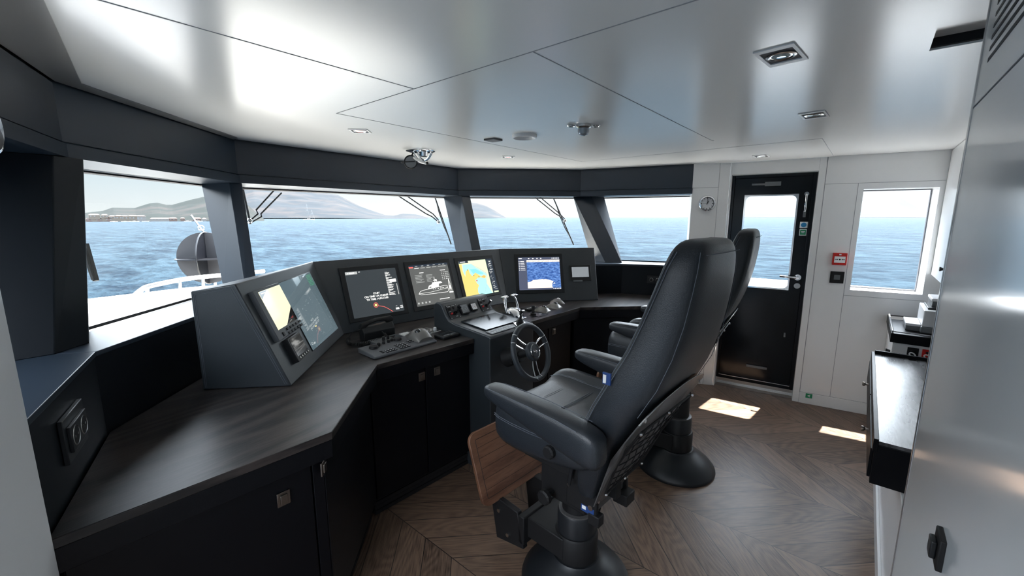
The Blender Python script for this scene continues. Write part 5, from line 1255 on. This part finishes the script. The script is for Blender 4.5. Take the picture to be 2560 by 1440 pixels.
# sea, shore, hills
SEA = -4.0
sea = MB().poly([(-30000, -30000, SEA), (30000, -30000, SEA), (30000, 30000, SEA), (-30000, 30000, SEA)])
mb = MB(); mb.poly([(-30000, -30000, SEA), (30000, -30000, SEA), (30000, 30000, SEA), (-30000, 30000, SEA)]); o = mb.build('sea', 'sea_water', smooth=False); tag(o, 'blue rippled sea stretching to the horizon outside the windows', 'sea', kind='stuff')
def interp(P, x):
    for (a, b_) in zip(P, P[1:]):
        if a[0] <= x <= b_[0]: t = (x-a[0])/(b_[0]-a[0]); return a[1]+(b_[1]-a[1])*t
    return P[-1][1]
from mathutils import noise as mn
def hill(name, label, sil, D, depth, m, nz=1.0, step=3, cat='hill'):
    x0, x1 = sil[0][0], sil[-1][0]; nx = int((x1-x0)/step); nv = 16; mb = MB(); G = []
    hz = 720-FPX*math.tan(PITCH)
    for i in range(nx+1):
        px_ = x0+(x1-x0)*i/nx; ry_ = ray(px_, hz); dirv = Vector((ry_.x, ry_.y)).normalized()
        py = interp(sil, px_); rr = ray(px_, py); el = rr.z/math.hypot(rr.x, rr.y)
        H = max(.5, el*(D+depth)+EYE-SEA); col = []
        for k in range(nv+4):
            v = k/nv
            if v <= 1: dd_ = D+depth*v; s = .02+.98*(v**.9)*(1-.12*math.sin(PI*v)); 
            else: dd_ = D+depth*(1+(v-1)*1.5); s = max(-.05, 1-(v-1)*4.2)
            p = dirv*dd_; n_ = mn.noise(Vector((p.x, p.y, 0))*(6/depth))*.10+mn.noise(Vector((p.x, p.y, 5))*(22/depth))*.05
            amp = math.sin(PI*min(1, v))*nz
            col.append(mb.bm.verts.new((p.x, p.y, SEA+H*(s+n_*amp) - (.6 if k == 0 else 0))))
        G.append(col)
    for i in range(nx):
        for k in range(nv+3): mb.face([G[i][k], G[i+1][k], G[i+1][k+1], G[i][k+1]])
    o = mb.build(name, m, smooth=True, angle=180); 
    tag(o, label, cat); return o
hill('coastal_hill', 'green scrub-covered coastal hill behind the shore houses in the left window', [(120, 548), (160, 540), (215, 532), (260, 527), (285, 519), (340, 520), (380, 508), (400, 507), (420, 512), (435, 512), (480, 500), (520, 491), (570, 482), (610, 500), (640, 530), (660, 548)], 760, 700, 'scrub_hill')
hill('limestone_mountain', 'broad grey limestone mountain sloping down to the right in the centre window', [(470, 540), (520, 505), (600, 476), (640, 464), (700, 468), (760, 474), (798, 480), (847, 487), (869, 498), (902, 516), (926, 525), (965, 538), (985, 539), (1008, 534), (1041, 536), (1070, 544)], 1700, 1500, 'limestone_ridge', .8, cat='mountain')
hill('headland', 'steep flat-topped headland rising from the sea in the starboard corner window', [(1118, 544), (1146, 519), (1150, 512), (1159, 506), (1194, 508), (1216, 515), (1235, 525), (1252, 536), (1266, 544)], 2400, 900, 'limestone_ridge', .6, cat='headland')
hill('distant_island', 'pale hazy far island seen through the starboard windows and the door', [(1652, 544), (1690, 538), (1710, 531), (1740, 524), (1800, 508), (1870, 496), (1910, 491), (2000, 490), (2160, 485), (2240, 492), (2290, 520), (2330, 536), (2380, 543)], 6000, 3000, 'far_island_haze', .3, step=5, cat='island')
# shore houses
mat('house_cream', (.085, .07, .055), .8); mat('house_rose', (.075, .05, .042), .8); mat('house_white', (.11, .105, .10), .8); mat('roof_tile', (.06, .038, .030), .8); mat('house_window', (.12, .13, .14), .5)
SH = 745
def house(px_, w_, h_, m, label, rise=0, roof=True, dist=SH, nm='shore_house'):
    rr = ray(px_, 543); dv = Vector((rr.x, rr.y)).normalized(); c = dv*dist; t = Vector((dv.y, -dv.x))
    F = Matrix(((t.x, dv.x, 0, c.x), (t.y, dv.y, 0, c.y), (0, 0, 1, SEA+1+rise), (0, 0, 0, 1)))
    r = thing(nm, label, 'house', mx=F, group='houses along the far shore')
    MB().box((-w_/2, 0, -3-rise), (w_/2, 12, h_)).build('walls', m, r, world=False, smooth=False)
    if roof: MB().hexa([(-w_/2-.4, -.4, h_), (w_/2+.4, -.4, h_), (w_/2+.4, 12.4, h_), (-w_/2-.4, 12.4, h_)], [(-w_/2+1.5, 4, h_+1.6), (w_/2-1.5, 4, h_+1.6), (w_/2-1.5, 8, h_+1.6), (-w_/2+1.5, 8, h_+1.6)]).build('roof', 'roof_tile', r, world=False, smooth=False)
    mb = MB()
    for k in range(max(2, int(w_/3.5))): mb.box((-w_/2+1.2+k*3.4, -.06, h_*.45), (-w_/2+2.4+k*3.4, .0, h_*.75))
    mb.build('windows', 'house_window', r, world=False, smooth=False)
random.seed(11)
H_ = [(222, 10, 3.0, 'house_rose', 0, 'small rose house on the shore nearest the left window edge'), (236, 16, 4.5, 'house_cream', 5, 'long cream terrace up the slope behind the leftmost shore houses'), (246, 11, 3.2, 'house_rose', 0, 'low rose shore house below the long cream terrace'), (262, 10, 4, 'house_cream', 5.2, 'cream house up the slope, right of the long terrace'), (270, 10, 5, 'house_rose', 0, 'taller rose house at the waterline left of the pale blocks'), (281, 10, 5.5, 'house_cream', 2, 'pale cream block, first of the row of shore blocks from the left'), (297, 11, 6.5, 'house_cream', 1.5, 'tall cream block, second of the row of shore blocks'), (312, 12, 6.5, 'house_cream', 1.2, 'tall cream block, third of the row of shore blocks'), (333, 16, 7, 'house_cream', 1, 'broad cream block, fourth and widest of the shore blocks'), (352, 15, 8, 'house_white', 0, 'white flat-fronted block at the right end of the shore blocks'), (402, 36, 3.4, 'house_white', 0, 'long low white boathouse with a red tiled roof by the water'), (432, 14, 4, 'house_rose', 0, 'rose house just right of the long red-roofed boathouse'), (456, 8, 3, 'house_rose', 1, 'small rose house alone among trees, right of the boathouse'), (492, 15, 3.8, 'house_rose', 0, 'rose house near the right end of the shore in the left window'), (510, 8, 3, 'house_white', 0, 'tiny white house at the far right of the shore in the left window')]
for p_, w_, h_, m, rs, lb in H_: house(p_, w_*.62, h_*.72, m, lb, rs*.8)
# moored boats on the shore and a ketch at anchor
def boat(px_, L_, label, dist, masts, Z0=0, nm='sailing_boat', grp=None):
    rr = ray(px_, 543); dv = Vector((rr.x, rr.y)).normalized(); c = dv*dist; t = Vector((dv.y, -dv.x))
    F = Matrix(((t.x, dv.x, 0, c.x), (t.y, dv.y, 0, c.y), (0, 0, 1, SEA), (0, 0, 0, 1)))
    r = thing(nm, label, 'boat', mx=F, group=grp); h = L_*.07
    MB().loft([[(x*L_, -w_*L_, h*(1+abs(x)*.5)), (x*L_, w_*L_, h*(1+abs(x)*.5)), (x*L_, w_*L_*.5, -.3), (x*L_, -w_*L_*.5, -.3)] for x, w_ in ((-.5, .05), (-.3, .10), (0, .12), (.3, .08), (.5, .01))]).build('hull', 'sail_hull' if masts else 'white_plastic', r, world=False, smooth=False)
    MB().box((-.18*L_, -.05*L_, h), (.12*L_, .05*L_, h*1.7)).build('cabin', 'white_plastic', r, world=False, smooth=False)
    if masts:
        mb = MB()
        for x, H in masts: mb.tube([(x*L_, 0, h), (x*L_, 0, H)], .13, 6); mb.tube([(x*L_-1.5, 0, H*.6), (x*L_+1.5, 0, H*.6)], .08, 5); mb.tube([(x*L_, 0, H), (x*L_+L_*.22, 0, h)], .04, 4); mb.tube([(x*L_, 0, H), (x*L_-L_*.2, 0, h)], .04, 4)
        mb.build('masts', 'steel', r, world=False)
boat(772, 21, 'two-masted sailing yacht anchored alone in front of the mountain', 985, ((-.12, 34), (.30, 21)))
for k, (p_, lb) in enumerate(((283, 'small white motorboat moored off the cream shore blocks'), (312, 'small white boat moored below the tall cream blocks'), (335, 'white boat moored below the widest shore block'), (362, 'small boat moored right of the white shore block'), (468, 'white boat with a cabin moored right of the boathouse'), (495, 'small white boat moored near the right end of the shore'))):
    boat(p_, 7+k % 3, lb, SH-22, None, nm='moored_boat', grp='boats moored along the far shore')

# ================================================================== CAMERA, SKY, LIGHT
cam = bpy.data.cameras.new('camera'); co = bpy.data.objects.new('camera', cam); COL.objects.link(co)
cam.sensor_width = 36; cam.lens = 36*FPX/2560; cam.clip_start = .02; cam.clip_end = 60000
co.location = (0, 0, EYE); co.rotation_euler = (PI/2-PITCH, 0, -YAW)
scene.camera = co
wd = bpy.data.worlds.new('sky'); scene.world = wd; wd.use_nodes = True
N, L = wd.node_tree.nodes, wd.node_tree.links; bg = N['Background']
tc = N.new('ShaderNodeTexCoord'); sp = N.new('ShaderNodeSeparateXYZ'); L.new(tc.outputs['Generated'], sp.inputs[0])
cr = N.new('ShaderNodeValToRGB'); e = cr.color_ramp.elements
e[0].position = .0; e[0].color = (.215, .220, .218, 1); e[1].position = 1; e[1].color = (1.7, 1.95, 2.35, 1)
k = cr.color_ramp.elements.new(.14); k.color = (.135, .175, .195, 1); k = cr.color_ramp.elements.new(.32); k.color = (2.2, 2.35, 2.55, 1)
L.new(sp.outputs['Z'], cr.inputs['Fac'])
# brighter towards the starboard (sun) side
dt = N.new('ShaderNodeVectorMath'); dt.operation = 'DOT_PRODUCT'; dt.inputs[1].default_value = (.95, -.1, .28); L.new(tc.outputs['Generated'], dt.inputs[0])
mr = N.new('ShaderNodeMapRange'); mr.inputs['From Min'].default_value = -.3; mr.inputs['From Max'].default_value = 1; mr.inputs['To Min'].default_value = .85; mr.inputs['To Max'].default_value = 1.35
L.new(dt.outputs['Value'], mr.inputs['Value'])
mm = N.new('ShaderNodeMath'); mm.operation = 'MULTIPLY'; mm.inputs[1].default_value = 1.0; L.new(mr.outputs[0], mm.inputs[0])
L.new(cr.outputs['Color'], bg.inputs['Color']); L.new(mm.outputs[0], bg.inputs['Strength'])
su = bpy.data.lights.new('sun', 'SUN'); so = bpy.data.objects.new('sun', su); COL.objects.link(so); su.energy = 9.0; su.angle = rad(.6); su.color = (1, .95, .87)
el = rad(67); az = rad(6)                      # sun stands to starboard, a little abaft the beam
sd_ = Vector((math.cos(el)*math.cos(az), -math.cos(el)*math.sin(az), math.sin(el)))
so.rotation_euler = sd_.to_track_quat('Z', 'Y').to_euler()
scene.view_settings.view_transform = 'Standard'; scene.view_settings.look = 'None'; scene.view_settings.gamma = 1; scene.view_settings.exposure = 2.28
scene.view_settings.use_curve_mapping = False
scene.cycles.max_bounces = 10; scene.cycles.diffuse_bounces = 5; scene.cycles.glossy_bounces = 5; scene.cycles.transparent_max_bounces = 12
scene.cycles.sample_clamp_indirect = 6
